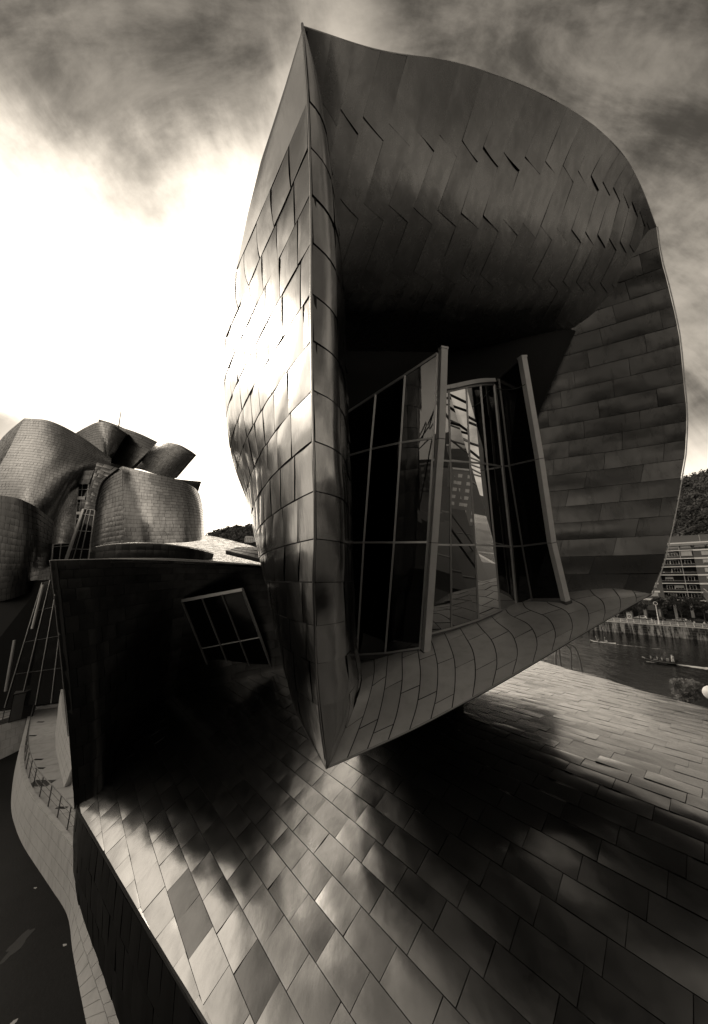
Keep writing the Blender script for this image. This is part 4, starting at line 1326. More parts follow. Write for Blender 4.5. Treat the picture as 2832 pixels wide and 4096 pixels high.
# ================================================================== river, far bank, street
OB = np.array((96.0, 110.0, 0.0)); BA = np.array((-0.70, 0.714, 0.0)); BB = np.array((0.714, 0.70, 0.0))
ROADZ = CAMZ - 13.9
def bank(s, w, z=0.0):
    p = OB + BA * s + BB * w
    return np.array((p[0], p[1], z))
def s_at(px, w, z=ROADZ):
    lo, hi = -80.0, 160.0
    for _ in range(50):
        m = .5 * (lo + hi)
        x, y, d = project(bank(m, w, z))
        if x > px: lo = m
        else: hi = m
    return .5 * (lo + hi)
BROT = math.atan2(BA[1], BA[0])           # local x = along the quay (to the left), local y = towards the river
class Bank(MB):
    """boxes in quay coordinates: s along, w away from the river, z up"""
    def bbox(s_, s0, s1, w0, w1, z0, z1):
        return s_.quadbox([bank(s0, w0, z0), bank(s0, w1, z0), bank(s1, w1, z0), bank(s1, w0, z0)], [bank(s0, w0, z1), bank(s0, w1, z1), bank(s1, w1, z1), bank(s1, w0, z1)])

# water
def water_mat():
    m, t, b = new_mat('river_water')
    geo = t.new('ShaderNodeNewGeometry'); pos = geo.outputs['Position']
    b.inputs['Base Color'].default_value = (0.008, 0.008, 0.008, 1)
    b.inputs['Roughness'].default_value = 0.06
    b.inputs['IOR'].default_value = 1.33
    b.inputs['Specular IOR Level'].default_value = 0.13
    rot = t.mapping(pos, (1.0, 0.45, 1), (0, 0, math.radians(45)))
    h = t.math('ADD', t.noise(rot, 0.42, 5, 0.65, 0.6), t.math('MULTIPLY', t.noise(rot, 1.3, 3, 0.6), 0.35))
    calm = t.step(t.noise(pos, 0.03, 3), 0.40, 0.62)
    bn = t.new('ShaderNodeBump')
    bn.inputs['Distance'].default_value = 0.30
    t.l.new(t.lerp(calm, 0.35, 1.0), bn.inputs['Strength'])
    t.l.new(h, bn.inputs['Height']); t.l.new(bn.outputs[0], b.inputs['Normal'])
    return m
M['water'] = water_mat()
M['asphalt'] = plain('asphalt', 0.05, 0.85, 0, .2, 1.5, .2, 30)
M['paving'] = plain('bank_paving', 0.08, 0.8, 0, .15, .6, .2, 12)
def quad_sheet(name, pts, mat, kind='structure'):
    o = mesh_obj(name, pts, [tuple(range(len(pts)))], mat); o['kind'] = kind; return o
quad_sheet('river', [bank(-400, -97, 0), bank(-400, 0.3, 0), bank(600, 0.3, 0), bank(600, -97, 0)], M['water'])
quad_sheet('ground', [(-3000, -3000, -1.2), (3000, -3000, -1.2), (3000, 3000, -1.2), (-3000, 3000, -1.2)], M['ground'])
# museum bank: a raised quay with a vertical front
mb = Bank(); mb.bbox(-400, 600, -98.2, -97, -1.5, CAMZ - 13.6)
o = mb.build('river_embankment', M['concrete'], None); o['kind'] = 'structure'
quad_sheet('museum_quay', [bank(-400, -98.2, PZ - .12), bank(600, -98.2, PZ - .12), bank(600, -420, PZ - .12), bank(-400, -420, PZ - .12)][::-1], M['paving'])
quad_sheet('street', [bank(-90, 3.6, ROADZ + .004), bank(-90, 17.2, ROADZ + .004), bank(140, 17.2, ROADZ + .004), bank(140, 3.6, ROADZ + .004)], M['asphalt'])
quad_sheet('river_promenade', [bank(-90, 0.5, ROADZ), bank(-90, 60, ROADZ), bank(140, 60, ROADZ), bank(140, .5, ROADZ)], M['paving'])
mb = Bank(); mb.bbox(-90, 140, 3.3, 3.6, ROADZ - .1, ROADZ + .12); mb.bbox(-90, 140, 17.2, 17.5, ROADZ - .1, ROADZ + .13)
o = mb.build('kerb', M['concrete'], None); o['kind'] = 'structure'

# stone quay wall in courses
def stone_mat():
    m, t, b = new_mat('stained_quay_stone')
    geo = t.new('ShaderNodeNewGeometry'); pos = geo.outputs['Position']
    at = t.new('ShaderNodeAttribute', attribute_name='tone')
    n1 = t.noise(pos, .5, 5, .65); n2 = t.noise(t.mapping(pos, (1, 1, .12)), 1.1, 5, .7); n3 = t.noise(pos, 5, 4)
    f = t.math('MULTIPLY', t.lerp(n1, .4, 1.5), t.lerp(t.step(n2, .40, .56), 1.4, .10))
    f = t.math('MULTIPLY', f, t.lerp(n3, .7, 1.25))
    t.l.new(t.grey(t.math('MULTIPLY', t.math('MULTIPLY', f, .30), at.outputs['Fac'])), b.inputs['Base Color'])
    b.inputs['Roughness'].default_value = .9
    bn = t.new('ShaderNodeBump'); bn.inputs['Strength'].default_value = .5; bn.inputs['Distance'].default_value = .05
    t.l.new(n3, bn.inputs['Height']); t.l.new(bn.outputs[0], b.inputs['Normal'])
    return m
M['stone'] = stone_mat()
qw = wthing('quay_stone_wall', 'stained stone quay wall along the far side of the river', 'wall', tuple(bank(10, 0, 0)))
Bank().bbox(-60, 110, .2, .6, -1, ROADZ - .02).build('wall_core', M['joint'], qw)
sa, sb_ = s_at(2900, 0, 1), s_at(2380, 0, 1)
zc = [-.4, .45, 1.25, 2.0, 2.75, 3.3]
vs, fs, tn = [], [], []
items = []
for r in range(5):
    s = -60 + .5 * (r % 2)
    while s < 110:
        L = 1.1 + 1.1 * random.random()
        items.append((s + .03, s + L - .03, zc[r] + .03, zc[r + 1] - .03)); s += L
for s0, s1, z0, z1 in items:
    m_ = Bank(); pr = random.random() * .08
    m_.bbox(s0, s1, .0 - pr, .25, z0, z1)
    if sa < .5 * (s0 + s1) < sb_:
        o = m_.build('stone', M['stone'], qw); set_tone(o.data, [.8 + .4 * random.random()] * len(m_.f))
    else:
        k = len(vs); vs += m_.v; fs += [tuple(i + k for i in f_) for f_ in m_.f]; tn += [.8 + .4 * random.random()] * len(m_.f)
o = mesh_obj('stone_field', vs, fs, M['stone'], qw); set_tone(o.data, tn); o['kind'] = 'stuff'
Bank().bbox(-60, 110, -.12, .7, 3.32, ROADZ + .02).build('coping', M['concrete'], qw)
M['white'] = plain('white_paint', .82, .4, 0, .05, 4)
M['chairwhite'] = M['white']
# railing
rr = wthing('river_railing', 'white painted railing along the far river bank', 'railing', tuple(bank(10, .3, ROADZ)))
Z = ROADZ + .02
for s in np.arange(sa - 3, sb_ + 2, 1.75):
    Bank().bbox(s - .07, s + .07, .22, .36, Z, Z + 1.1).build('post', M['white'], rr)
for h in (1.06, .72, .38):
    Bank().bbox(sa - 4, sb_ + 3, .25, .33, Z + h - .045, Z + h + .045).build('rail', M['white'], rr)
# lamp
s = s_at(2637, .9)
lp = wthing('street_lamp', 'tall white street lamp with ring head on the river bank', 'street lamp', tuple(bank(s, .9, Z)))
b0 = bank(s, .9, Z)
MB().tube([b0, b0 + (0, 0, .9)], [.34, .2], 10).build('base', M['white'], lp)
MB().tube([b0 + (0, 0, .85), b0 + (0, 0, 6.0)], [.15, .10], 8).build('pole', M['white'], lp)
ring = [b0 + np.array((0, 0, 6.45)) + BA * .48 * math.cos(t) * (1.0) + np.array((0, 0, .48 * math.sin(t))) for t in np.linspace(0, 2 * math.pi, 18)]
MB().tube(ring, .075, 6, False).build('ring_head', M['white'], lp)
MB().ell(b0 + (0, 0, 6.35), (.3, .3, .2), 8, 5).build('lantern', M['darksteel'], lp)

# cars
M['silver'] = plain('silver_car_paint', .45, .25, .7, .05); M['darkcar'] = plain('dark_car_paint', .02, .25, .2, .05)
M['carglass'] = dark_glass('car_glass', .01, .05); M['tyre'] = plain('tyre_rubber', .015, .8); M['hub'] = plain('wheel_rim', .4, .35, .8)
def make_car(prof, roofl, glassl, paint, name, L, W_, label):
    """side profile extruded with tumblehome; x along the car"""
    t = thing(name, label, 'car', group='cars parked along the far bank')
    def ext(pts, w0, w1):
        m = MB(); k = len(pts)
        zmin, zmax = min(p[1] for p in prof), max(p[1] for p in prof)
        f = lambda z: w0 + (w1 - w0) * max(0, (z - .85) / (zmax - .85))
        m.v = [(x, -f(z) / 2, z) for x, z in pts] + [(x, f(z) / 2, z) for x, z in pts]
        m.f = [tuple(range(k)), tuple(reversed(range(k, 2 * k)))] + [(i, k + i, k + (i + 1) % k, (i + 1) % k) for i in range(k)]
        return m
    body = ext(prof, W_, W_ * .78).build('body', M[paint], t)
    md = body.modifiers.new('bevel', 'BEVEL'); md.width = .05; md.segments = 2
    for poly in glassl:
        m = ext(poly, W_ + .02, W_ * .78 + .02); m.build('side_window', M['carglass'], t)
    for x in (L * .2, L * .8):
        for y in (-W_ / 2 + .09, W_ / 2 - .09):
            sg = -1 if y < 0 else 1
            wh = MB().tube([(x, y - .1, .31), (x, y + .1, .31)], .31, 14).build('wheel', M['tyre'], t)
            MB().tube([(x, y + sg * .09, .31), (x, y + sg * .112, .31)], .19, 10).build('rim', M['hub'], wh)
    for y in (-W_ * .36, W_ * .36):
        MB().ell((.07, y, .68), (.1, .16, .09), 8, 5).build('headlight', M['white'], t)
        MB().ell((L - .07, y, .85), (.08, .12, .12), 8, 5).build('tail_light', M['darksteel'], t)
    MB().box(-.02, .12, -W_ * .42, W_ * .42, .3, .42).build('bumper', M['tyre'], t)
    return t
mpv = [(.02, .28), (0, .6), (.1, .78), (.85, 1.0), (1.55, 1.52), (2.9, 1.58), (3.6, 1.42), (3.85, .95), (3.9, .5), (3.85, .28)]
mpv_g = [[(.98, 1.0), (1.58, 1.44), (2.0, 1.48), (2.0, .98)], [(2.07, .98), (2.07, 1.48), (2.85, 1.5), (3.35, 1.36), (3.1, .98)]]
hat = [(.02, .26), (0, .55), (.12, .72), (1.05, .88), (1.75, 1.38), (2.9, 1.43), (3.75, 1.28), (4.1, .9), (4.15, .5), (4.1, .26)]
hat_g = [[(1.2, .9), (1.78, 1.31), (2.2, 1.34), (2.2, .88)], [(2.27, .88), (2.27, 1.34), (2.9, 1.35), (3.45, 1.24), (3.5, .9)]]
def place_car(proto, px, w, flip=False, label=None, first=False):
    o = proto if first else copy_tree(proto)
    p = bank(s_at(px, w), w, ROADZ + .008)
    o.location = tuple(p + BA * (-2.0 if not flip else 2.0)); o.rotation_euler = (0, 0, BROT + (math.pi if flip else 0)); o.scale = (.92, .92, .92)
    if flip: pass
    if label: o['label'] = label
    return o
c1 = make_car(mpv, None, mpv_g, 'silver', 'parked_car', 3.9, 1.72, 'silver tall-roofed car parked left of the street lamp')
c2 = make_car(hat, None, hat_g, 'darkcar', 'parked_car', 4.15, 1.75, 'dark hatchback parked behind the street lamp')
c3 = make_car(hat, None, hat_g, 'silver', 'parked_car', 4.15, 1.75, 'silver hatchback parked right of the street lamp')
for o, px, w_, fl_ in ((c1, 2568, 14.6, 1), (c2, 2637, 14.2, 1), (c3, 2722, 14.2, 1)):
    place_car(o, px, w_, True, None, True)
place_car(c2, 2797, 13.6, True, 'dark car parked at the right edge, nearest the frame')
place_car(c2, 2776, 18.6, True, 'dark car standing on the pavement behind the parked row')
place_car(c2, 2488, 15.0, True, 'dark car half hidden by the tip of the ledge')
# advertising pillar: white panel with a dark ring
s = s_at(2519, 12.6)
kb = wthing('advertising_pillar', 'round-topped advertising pillar with a dark ring on its white panel', 'sign', tuple(bank(s, 12.6, ROADZ)))
Bank().bbox(s - .85, s + .85, 12.6, 13.0, ROADZ + .01, ROADZ + 2.0).build('frame', M['steel'], kb)
arc = Bank()
pa = [bank(s + .85 * math.cos(t), 12.6, ROADZ + 2.0 + .75 * math.sin(t)) for t in np.linspace(0, math.pi, 12)]
arc.v = [tuple(p) for p in pa] + [tuple(p + BB * .4) for p in pa]
arc.f = [tuple(range(12)), tuple(reversed(range(12, 24)))] + [(i, 12 + i, 12 + (i + 1) % 12, (i + 1) % 12) for i in range(12)]
arc.build('rounded_top', M['steel'], kb)
Bank().bbox(s - .68, s + .68, 12.56, 12.6, ROADZ + .15, ROADZ + 1.95).build('white_panel', M['white'], kb)
MB().tube([bank(s + .36 * math.cos(t), 12.53, ROADZ + .95 + .36 * math.sin(t)) for t in np.linspace(0, 2 * math.pi, 16)], .085, 6, False).build('printed_ring', M['void'], kb)
MB().tube([bank(s - .25, 12.53, ROADZ + 2.3), bank(s + .25, 12.53, ROADZ + 2.3)], .09, 6).build('top_mark', M['white'], kb)
# people on the promenade
M['skin'] = plain('skin', .35, .6); M['cloth_w'] = plain('white_clothes', .6, .8); M['cloth_d'] = plain('dark_clothes', .04, .8)
def person(loc, rz, top, bottom, label, sit=False, arms='down', h=1.0):
    o = thing('person', label, 'person', tuple(loc), rz)
    o.scale = (h, h, h)
    m = MB()
    if sit:
        m.tube([(0, 0, .05), (0, 0, .3), (.02, 0, .55), (.03, 0, .62)], [.17, .16, .19, .08], 8)
        m.ell((.05, 0, .78), (.10, .085, .13), 8, 6); m.tube([(.03, 0, .6), (.04, 0, .7)], .055, 6)
        for y in (-.09, .09): m.tube([(.05, y, .1), (.5, y * 1.1, .16), (.85, y * 1.2, .02)], [.09, .075, .05], 6)
    else:
        m.tube([(0, 0, .85), (0, 0, 1.05), (.01, 0, 1.35), (0, 0, 1.45)], [.16, .15, .19, .08], 8)
        m.ell((.02, 0, 1.62), (.10, .085, .125), 8, 6); m.tube([(0, 0, 1.42), (.01, 0, 1.54)], .055, 6)
        for y, dx in ((-.1, .14), (.1, -.16)): m.tube([(0, y, .9), (dx * .5, y, .48), (dx, y, .06), (dx + .14, y, .03)], [.10, .075, .05, .04], 6)
    sh = .55 if sit else 1.36
    for y in (-1, 1):
        if arms == 'paddle': m.tube([(0, .19 * y, sh), (.22, .27 * y, sh - .2), (.42, .2 * y, sh - .05)], [.055, .045, .04], 6)
        else: m.tube([(0, .2 * y, sh), (.03, .25 * y, sh - .28), (.12, .23 * y, sh - .52)], [.055, .045, .035], 6)
    m.build('body', M['skin'], o, True)
    z0, z1 = (.06, .58) if sit else (.88, 1.42)
    MB().tube([(0, 0, z0), (0, 0, .5 * (z0 + z1)), (.01, 0, z1)], [.19, .18, .2], 8).build('shirt', M[top], o, True)
    if not sit:
        t2 = MB()
        for y, dx in ((-.1, .14), (.1, -.16)): t2.tube([(0, y, .92), (dx * .5, y, .48), (dx, y, .12)], [.115, .09, .07], 6)
        t2.build('trousers', M[bottom], o, True)
    MB().ell((.0 if not sit else .03, 0, (1.67 if not sit else .83)), (.11, .1, .1), 8, 5).build('hair', M['cloth_d'], o, True)
    return o
person(bank(s_at(2610, 1.6), 1.6, ROADZ + .002), BROT, 'cloth_w', 'cloth_w', 'person in white walking beside the railing left of the lamp')
person(bank(s_at(2768, 1.8), 1.8, ROADZ + .002), BROT + 1, 'cloth_d', 'cloth_d', 'person in dark clothes standing at the railing, left of a pair')
person(bank(s_at(2781, 1.8), 1.8, ROADZ + .002), BROT - 1, 'cloth_w', 'cloth_d', 'person in pale shirt standing at the railing, right of a pair')
person(bank(s_at(2822, 1.4), 1.4, ROADZ + .002), BROT + 2, 'cloth_w', 'cloth_d', 'person in white shirt by the railing at the right edge')

# ------------------------------------------------------------------ boats
kp = on_z(2412, 2572, 0.0)
kay = thing('kayak', 'white two-seat kayak with two paddlers heading left', 'kayak', tuple(kp), BROT)
prof_ = [(-2.9, .02, .22), (-2.2, .2, .12), (-1, .34, .1), (0, .38, .1), (1, .34, .1), (2.2, .2, .13), (3.0, .02, .38)]
m = MB()
for x, w_, z in prof_:
    m.v += [(x, -w_, .14 + z * .6), (x, 0, -.06 + z * .2), (x, w_, .14 + z * .6), (x, 0, .2 + z)]
for i in range(len(prof_) - 1):
    for j in range(4): m.f.append((4 * i + j, 4 * i + (j + 1) % 4, 4 * i + 4 + (j + 1) % 4, 4 * i + 4 + j))
m.f += [(0, 1, 2, 3), (27, 26, 25, 24)]
m.build('hull', M['white'], kay, True)
for x in (-.9, .9):
    MB().ell((x, 0, .27), (.42, .27, .06), 10, 5).build('cockpit', M['void'], kay)
for k, x in enumerate((.9, -.9)):
    q = kp + BA * x
    person((q[0], q[1], .12), BROT, 'cloth_d' if k == 0 else 'cloth_w', 'cloth_d', ('front paddler in dark vest in the white kayak', 'rear paddler in pale vest in the white kayak')[k], True, 'paddle', 1.1)
    pd = thing('paddle', ('paddle held by the front paddler of the kayak', 'paddle held by the rear paddler of the kayak')[k], 'paddle', (q[0], q[1], .68), BROT + (.3 if k else -.2), 'kayak paddles')
    pd.rotation_euler = (1.0, 0, BROT + (.3 if k else -.2))
    MB().tube([(.42, -1.0, 0), (.42, 1.0, 0)], .03, 6).build('shaft', M['white'], pd)
    for sg in (-1, 1): MB().ell((.42, 1.12 * sg, 0), (.1, .24, .02), 8, 5).build('blade', M['white'], pd)
bp = on_z(2640, 2650, 0.0)
rib = thing('motor_boat', 'black inflatable motor boat carrying people, trailing a wake', 'boat', tuple(bp), BROT)
path = [(-2.6, .85, .35), (-1, .95, .35), (1, .92, .38), (2.1, .6, .5), (2.7, 0, .62), (2.1, -.6, .5), (1, -.92, .38), (-1, -.95, .35), (-2.6, -.85, .35)]
MB().tube([tuple(x) for x in cr(np.array(path), np.linspace(0, 8, 26))], .27, 8).build('tube_collar', M['darkcar'], rib, True)
MB().box(-2.5, 1.9, -.75, .75, .08, .28).build('deck', M['darksteel'], rib)
MB().tube([tuple(x) for x in cr(np.array([(a, b * 1.28, c - .02) for a, b, c in path]), np.linspace(0, 8, 26))], .04, 5).build('rub_strake', M['steel'], rib)
MB().box(-1.5, -1.1, -.35, .35, .28, 1.0).build('console', M['steel'], rib)
for y in (-.5, .5): MB().tube([(-1.9, y, .3), (-2.0, y, 1.75)], .045, 6).build('frame_post', M['white'], rib)
MB().tube([(-2.0, -.5, 1.75), (-2.0, .5, 1.75)], .045, 6).build('frame_top', M['white'], rib)
eng = MB().box(-2.95, -2.55, -.22, .22, .45, 1.05).build('engine', M['darkcar'], rib)
for k, (x, y, tp_, lb, st) in enumerate(((1.3, .2, 'cloth_d', 'person in dark clothes at the bow of the motor boat', True), (.3, -.2, 'cloth_d', 'person in dark clothes seated amidships in the motor boat', True), (-.5, .3, 'cloth_d', 'person crouching behind the console of the motor boat', True), (-2.2, 0, 'cloth_w', 'person in pale clothes steering at the stern of the motor boat', False))):
    q = bp + BA * x + np.array((-BA[1], BA[0], 0)) * y
    person((q[0], q[1], .28), BROT, tp_, tp_, lb, st, 'down', 1.12 if st else .95)
# wakes: raised foam ridges
def foam_mat():
    m, t, b = new_mat('wake_foam')
    geo = t.new('ShaderNodeNewGeometry'); pos = geo.outputs['Position']
    uvn = t.new('ShaderNodeAttribute', attribute_name='tone')
    n1 = t.noise(t.mapping(pos, (.5, 1.3, 1), (0, 0, -BROT)), 1.1, 7, .72, 1.2)
    al = t.step(t.math('ADD', n1, t.math('MULTIPLY', uvn.outputs['Fac'], .36)), .60, .78)
    b.inputs['Base Color'].default_value = (.65, .65, .65, 1); b.inputs['Roughness'].default_value = .7
    t.l.new(al, b.inputs['Alpha'])
    return m
M['foam'] = foam_mat()
def wake(start, direction, L, w0, w1, peak, label):
    m = MB(); tn = []
    nn = 36; side = np.array((-direction[1], direction[0], 0))
    for i in range(nn + 1):
        t = i / nn; wd = w0 + (w1 - w0) * t ** .7
        c = start + direction * L * t
        for k in range(5):
            m.v.append(tuple(c + side * wd * (k - 2) / 2 + np.array((0, 0, .03 + .04 * (1 - abs(k - 2) / 2) * (1 - t) + .01 * math.sin(i * 1.7 + k)))))
    for i in range(nn):
        for k in range(4):
            m.f.append((i * 5 + k, i * 5 + k + 1, i * 5 + k + 6, i * 5 + k + 5)); t = i / nn
            tn.append(peak * (1 - t) ** .8 * (1.0 if k in (1, 2) else .75))
    o = m.build('wake', M['foam'], None, True); set_tone(o.data, tn)
    return tag(o, label, 'wake')
wake(bp - BA * 2.5, -BA, 34, .6, 3.8, 0.8, 'broad white foaming wake behind the motor boat')
wake(kp - BA * 2.6, -BA, 14, .2, .8, .55, 'faint narrow wake behind the white kayak')
wake(bp + BA * 2.2 + np.array((-BA[1], BA[0], 0)) * 1.0, -BA, 4.6, .12, .3, .9, 'thin foam line along the near side of the motor boat')

# ------------------------------------------------------------------ apartment house
M['brick'] = plain('brown_brick', .11, .85, 0, .3, 6, .3, 20); M['slabw'] = plain('pale_slab_edge', .70, .7, 0, .1, 2)
M['plaster'] = plain('pale_render', .34, .8, 0, .12, 1); M['blind'] = plain('window_blind', .42, .6, 0, .06, 3); M['railglass'] = dark_glass('balcony_glass', .02, .15)
ap = wthing('apartment_house', 'brick apartment house with stacked dark balconies across the river', 'building', tuple(bank(0, 24, ROADZ)))
W0 = 22.0
zs_ = [CAMZ + x for x in (10.5, 7.6, 4.7, 1.8, -1.2, -4.2, -7.05)]       # balcony slabs
sR, sL = s_at(2795, W0, 17.5), s_at(2646, W0, 17.5)
sDiv = s_at(2740, W0, 17.5)
sEnd, sStart = sR - 16, sL + 22
ztop = CAMZ + 13.4
bk_ = W0 + 2.4
Bank().bbox(sR, sL, bk_, bk_ + 9, ROADZ, ztop).build('rear_wall_of_balconies', M['void'], ap)
Bank().bbox(sEnd, sR - .005, W0 + .1, bk_ + 9, ROADZ, ztop - 3.0).build('right_wall', M['brick'], ap)
Bank().bbox(sL + .005, sStart, W0 + .1, bk_ + 9, ROADZ, CAMZ + 2.0).build('left_wall', M['brick'], ap)
Bank().bbox(sL + 2.4, sStart, W0 + 1.6, bk_ + 9, CAMZ + 2.0, ztop - 2).build('left_upper_wall', M['plaster'], ap)
Bank().bbox(sEnd, sL + 1.0, W0 + 2.5, bk_ + 8, ztop - .02, ztop + 2.6).build('roof_house', M['brick'], ap)
for k in range(6):
    Bank().bbox(sEnd + k * 2.7, sEnd + k * 2.7 + .18, W0 + 2.42, W0 + 2.5, ztop, ztop + 2.6).build('roof_panel_joint', M['plaster'], ap)
Bank().bbox(sEnd, sL + .8, W0 - .3, W0 + 3, ztop - .5, ztop - .03).build('cornice', M['slabw'], ap)
Bank().bbox(sEnd, sL + .8, W0 - .05, W0 + 2.9, ztop - 1.15, ztop - .52).build('fascia', M['plaster'], ap)
def window(s0, s1, w_, z0, z1, shut, nm='window'):
    o = Bank().bbox(s0, s1, w_ - .10, w_ - .004, z0, z1).build(nm, M['white'] if shut < 0.2 else M['plaster'], ap)
    nn = 3 if s1 - s0 > 2 else 2
    for i in range(nn):
        a = s0 + .08 + (s1 - s0 - .16) * i / nn + .03; b = s0 + .08 + (s1 - s0 - .16) * (i + 1) / nn - .03
        zb = z0 + .06 + (z1 - z0 - .12) * (1 - shut) 
        if shut < .99: Bank().bbox(a, b, w_ - .125, w_ - .102, z0 + .06, zb).build('pane', M['carglass'], o)
        if shut > .01: Bank().bbox(a, b, w_ - .135, w_ - .102, zb, z1 - .06).build('shutter', M['blind'], o)
    return o
for i, z in enumerate(zs_):
    Bank().bbox(sR + .004, sL - .004, W0 - .2, bk_ - .004, z - .12, z + .14).build('balcony_slab', M['slabw'], ap)
    if i > 0 or True:
        for a, b in ((sR + .1, sDiv - .12), (sDiv + .12, sL - .1)):
            Bank().bbox(a, b, W0 - .1, W0 - .05, z + .2, z + .92).build('balcony_panel', M['railglass'], ap)
            Bank().bbox(a, b, W0 - .13, W0 - .03, z + .93, z + 1.0).build('balcony_rail', M['steel'], ap)
    Bank().bbox(sDiv - .09, sDiv + .09, W0 - .16, bk_ - .01, z + .145, z + 2.78).build('balcony_divider', M['plaster'], ap)
    # back windows of the flats
    for a, b, sh in ((sR + .9, sR + 2.6, .0), (sDiv + .6, sDiv + 3.0, random.choice((0, .5, 0))), (sL - 3.2, sL - 1.0, random.choice((0, .45)))):
        if b < sL and (i * 7 + int(a)) % 5 != 0:
            window(a, b, bk_, z + .5, z + 2.35, sh)
    # right wing: string course and shuttered windows
    if i < 7:
        Bank().bbox(sEnd, sR - .01, W0 - .05, W0 + .096, z - .3, z + .22).build('string_course', M['slabw'], ap)
        if i > 0 or True:
            window(sR - 4.6, sR - 2.0, W0 + .1, z - 1.95, z - .55, (1.0, .8, 1.0, .55, .6, .7, .4)[i])
            window(sR - 9.6, sR - 7.0, W0 + .1, z - 1.95, z - .55, (.7, 1.0, .4, 1.0, .6, .7, .4)[i])
    if z < CAMZ + 2:
        Bank().bbox(sL + 1.0, sL + 14, W0 - .05, W0 + .096, z - .35, z + .3).build('string_course', M['slabw'], ap)
        window(sL + 1.6, sL + 3.8, W0 + .1, z + .95, z + 2.3, (.5, .7, .9, .8)[i % 4])
        window(sL + 6, sL + 8.4, W0 + .1, z + .95, z + 2.3, (.9, .4, .7, .8)[i % 4])
# top-floor glazed verandas
window(sR + .25, sDiv - .25, W0 + .2, zs_[1] + .3, zs_[1] + 2.6, 1.0, 'veranda')
for a in (sR + .3, sR + 3.4, sR - 3.2, sR - 6.4): window(a, a + 2.6, W0 + 1.0, zs_[0] + 1.0, zs_[0] + 2.0, .9)
# ground floor columns and shop openings
for k in range(12):
    s = sEnd + 2 + k * 4.2
    Bank().bbox(s, s + .8, W0 - .12, W0 + .09, ROADZ, CAMZ - 8.0).build('pillar', M['plaster'], ap)
    Bank().bbox(s + 1.0, s + 3.9, W0 - .02, W0 + .095, ROADZ + .1, ROADZ + 2.9).build('shop_front', M['carglass'], ap)
# white garden chairs on one balcony
for k, px in enumerate((2646, 2657, 2688)):
    s = s_at(px, W0 + .6, zs_[3] + .5)
    ch = thing('garden_chair', ('white plastic chair leftmost on the balcony', 'white plastic chair second from left on the balcony', 'white plastic chair standing alone on the balcony')[k], 'chair', tuple(bank(s, W0 + .7, zs_[3] + .141)), BROT, 'white chairs on a balcony')
    MB().box(-.24, .24, -.22, .24, .40, .46).build('seat', M['white'], ch)
    MB().quadbox([(-.28, .24, .46), (-.28, .29, .46), (.28, .29, .46), (.28, .24, .46)], [(-.16, .36, 1.0), (-.16, .4, 1.0), (.16, .4, 1.0), (.16, .36, 1.0)]).build('backrest', M['white'], ch)
    for x in (-.22, .22):
        for y in (-.2, .22): MB().beam((x, y, .0), (x, y, .41), .05, .05).build('leg', M['white'], ch)

# ------------------------------------------------------------------ trees
def leaf_mat(name, v):
    m, t, b = new_mat(name)
    geo = t.new('ShaderNodeNewGeometry'); pos = geo.outputs['Position']
    at = t.new('ShaderNodeAttribute', attribute_name='tone')
    t.l.new(t.grey(t.math('MULTIPLY', t.math('MULTIPLY', at.outputs['Fac'], v), t.lerp(t.noise(pos, 1.2, 3), .5, 1.5))), b.inputs['Base Color'])
    b.inputs['Roughness'].default_value = .75
    b.inputs['Specular IOR Level'].default_value = .15
    return m
M['leaf'] = leaf_mat('dark_foliage', .06); M['leafpale'] = leaf_mat('pale_foliage', .26); M['bark'] = plain('bark', .05, .9, 0, .3, 6, .5, 20)
M['forestleaf'] = leaf_mat('hill_foliage', .055); M['farleaf'] = leaf_mat('far_hill_foliage', .07)
def leaf_cloud(clumps, per, size, rnd, thin=.55):
    """many small leaf faces spread through lumps of the crown"""
    vs, fs, tn = [], [], []
    for (c, r) in clumps:
        tone = .6 + .8 * rnd.rand()
        for _ in range(per):
            d = rnd.randn(3); d /= np.linalg.norm(d)
            p = np.array(c) + d * np.array(r) * (rnd.rand() ** .4)
            a = rnd.randn(3); a /= np.linalg.norm(a); b = np.cross(a, rnd.randn(3)); b /= max(np.linalg.norm(b), 1e-6)
            s = size * (.6 + .8 * rnd.rand()); k = len(vs)
            vs += [tuple(p - a * s), tuple(p + b * s * thin), tuple(p + a * s), tuple(p - b * s * thin)]
            fs.append((k, k + 1, k + 2, k + 3)); tn.append(tone)
    return vs, fs, tn
def tree(loc, h, r, label, name='street_tree', seed=1, mat='leaf', size=.28, per=70, nc=16, trunk=.14, stem=.45, group=None, clump=.34, thin=.55):
    rnd = np.random.RandomState(seed)
    o = thing(name, label, 'tree', tuple(loc), 0, group)
    tk = MB(); top = np.array((rnd.randn() * .15, rnd.randn() * .15, h * .7))
    tk.tube([(0, 0, -.05), (0.03, 0, h * stem * .5), (top[0] * .5, top[1] * .5, h * stem), tuple(top)], [trunk, trunk * .8, trunk * .65, trunk * .25], 7)
    cl = []
    for i in range(nc):
        th = rnd.rand() * 6.28; rr = r * math.sqrt(rnd.rand()) * .85; z = h * (stem + .08 + (.9 - stem) * rnd.rand())
        k = 1 - .45 * abs((z / h - .68) / .35)
        c = (rr * math.cos(th) * k, rr * math.sin(th) * k, z); cl.append((c, np.array((clump, clump, clump * .78)) * r * (.7 + .5 * rnd.rand())))
        if i % 2 == 0: tk.tube([(0, 0, h * stem * (.8 + .2 * rnd.rand())), (c[0] * .5, c[1] * .5, .5 * (h * stem + c[2])), c], [trunk * .5, trunk * .3, trunk * .1], 5)
    tk.build('trunk', M['bark'], o)
    v, f_, tn = leaf_cloud(cl, per, size, rnd, thin)
    cr_ = mesh_obj('crown', v, f_, M[mat], o); set_tone(cr_.data, tn)
    return o
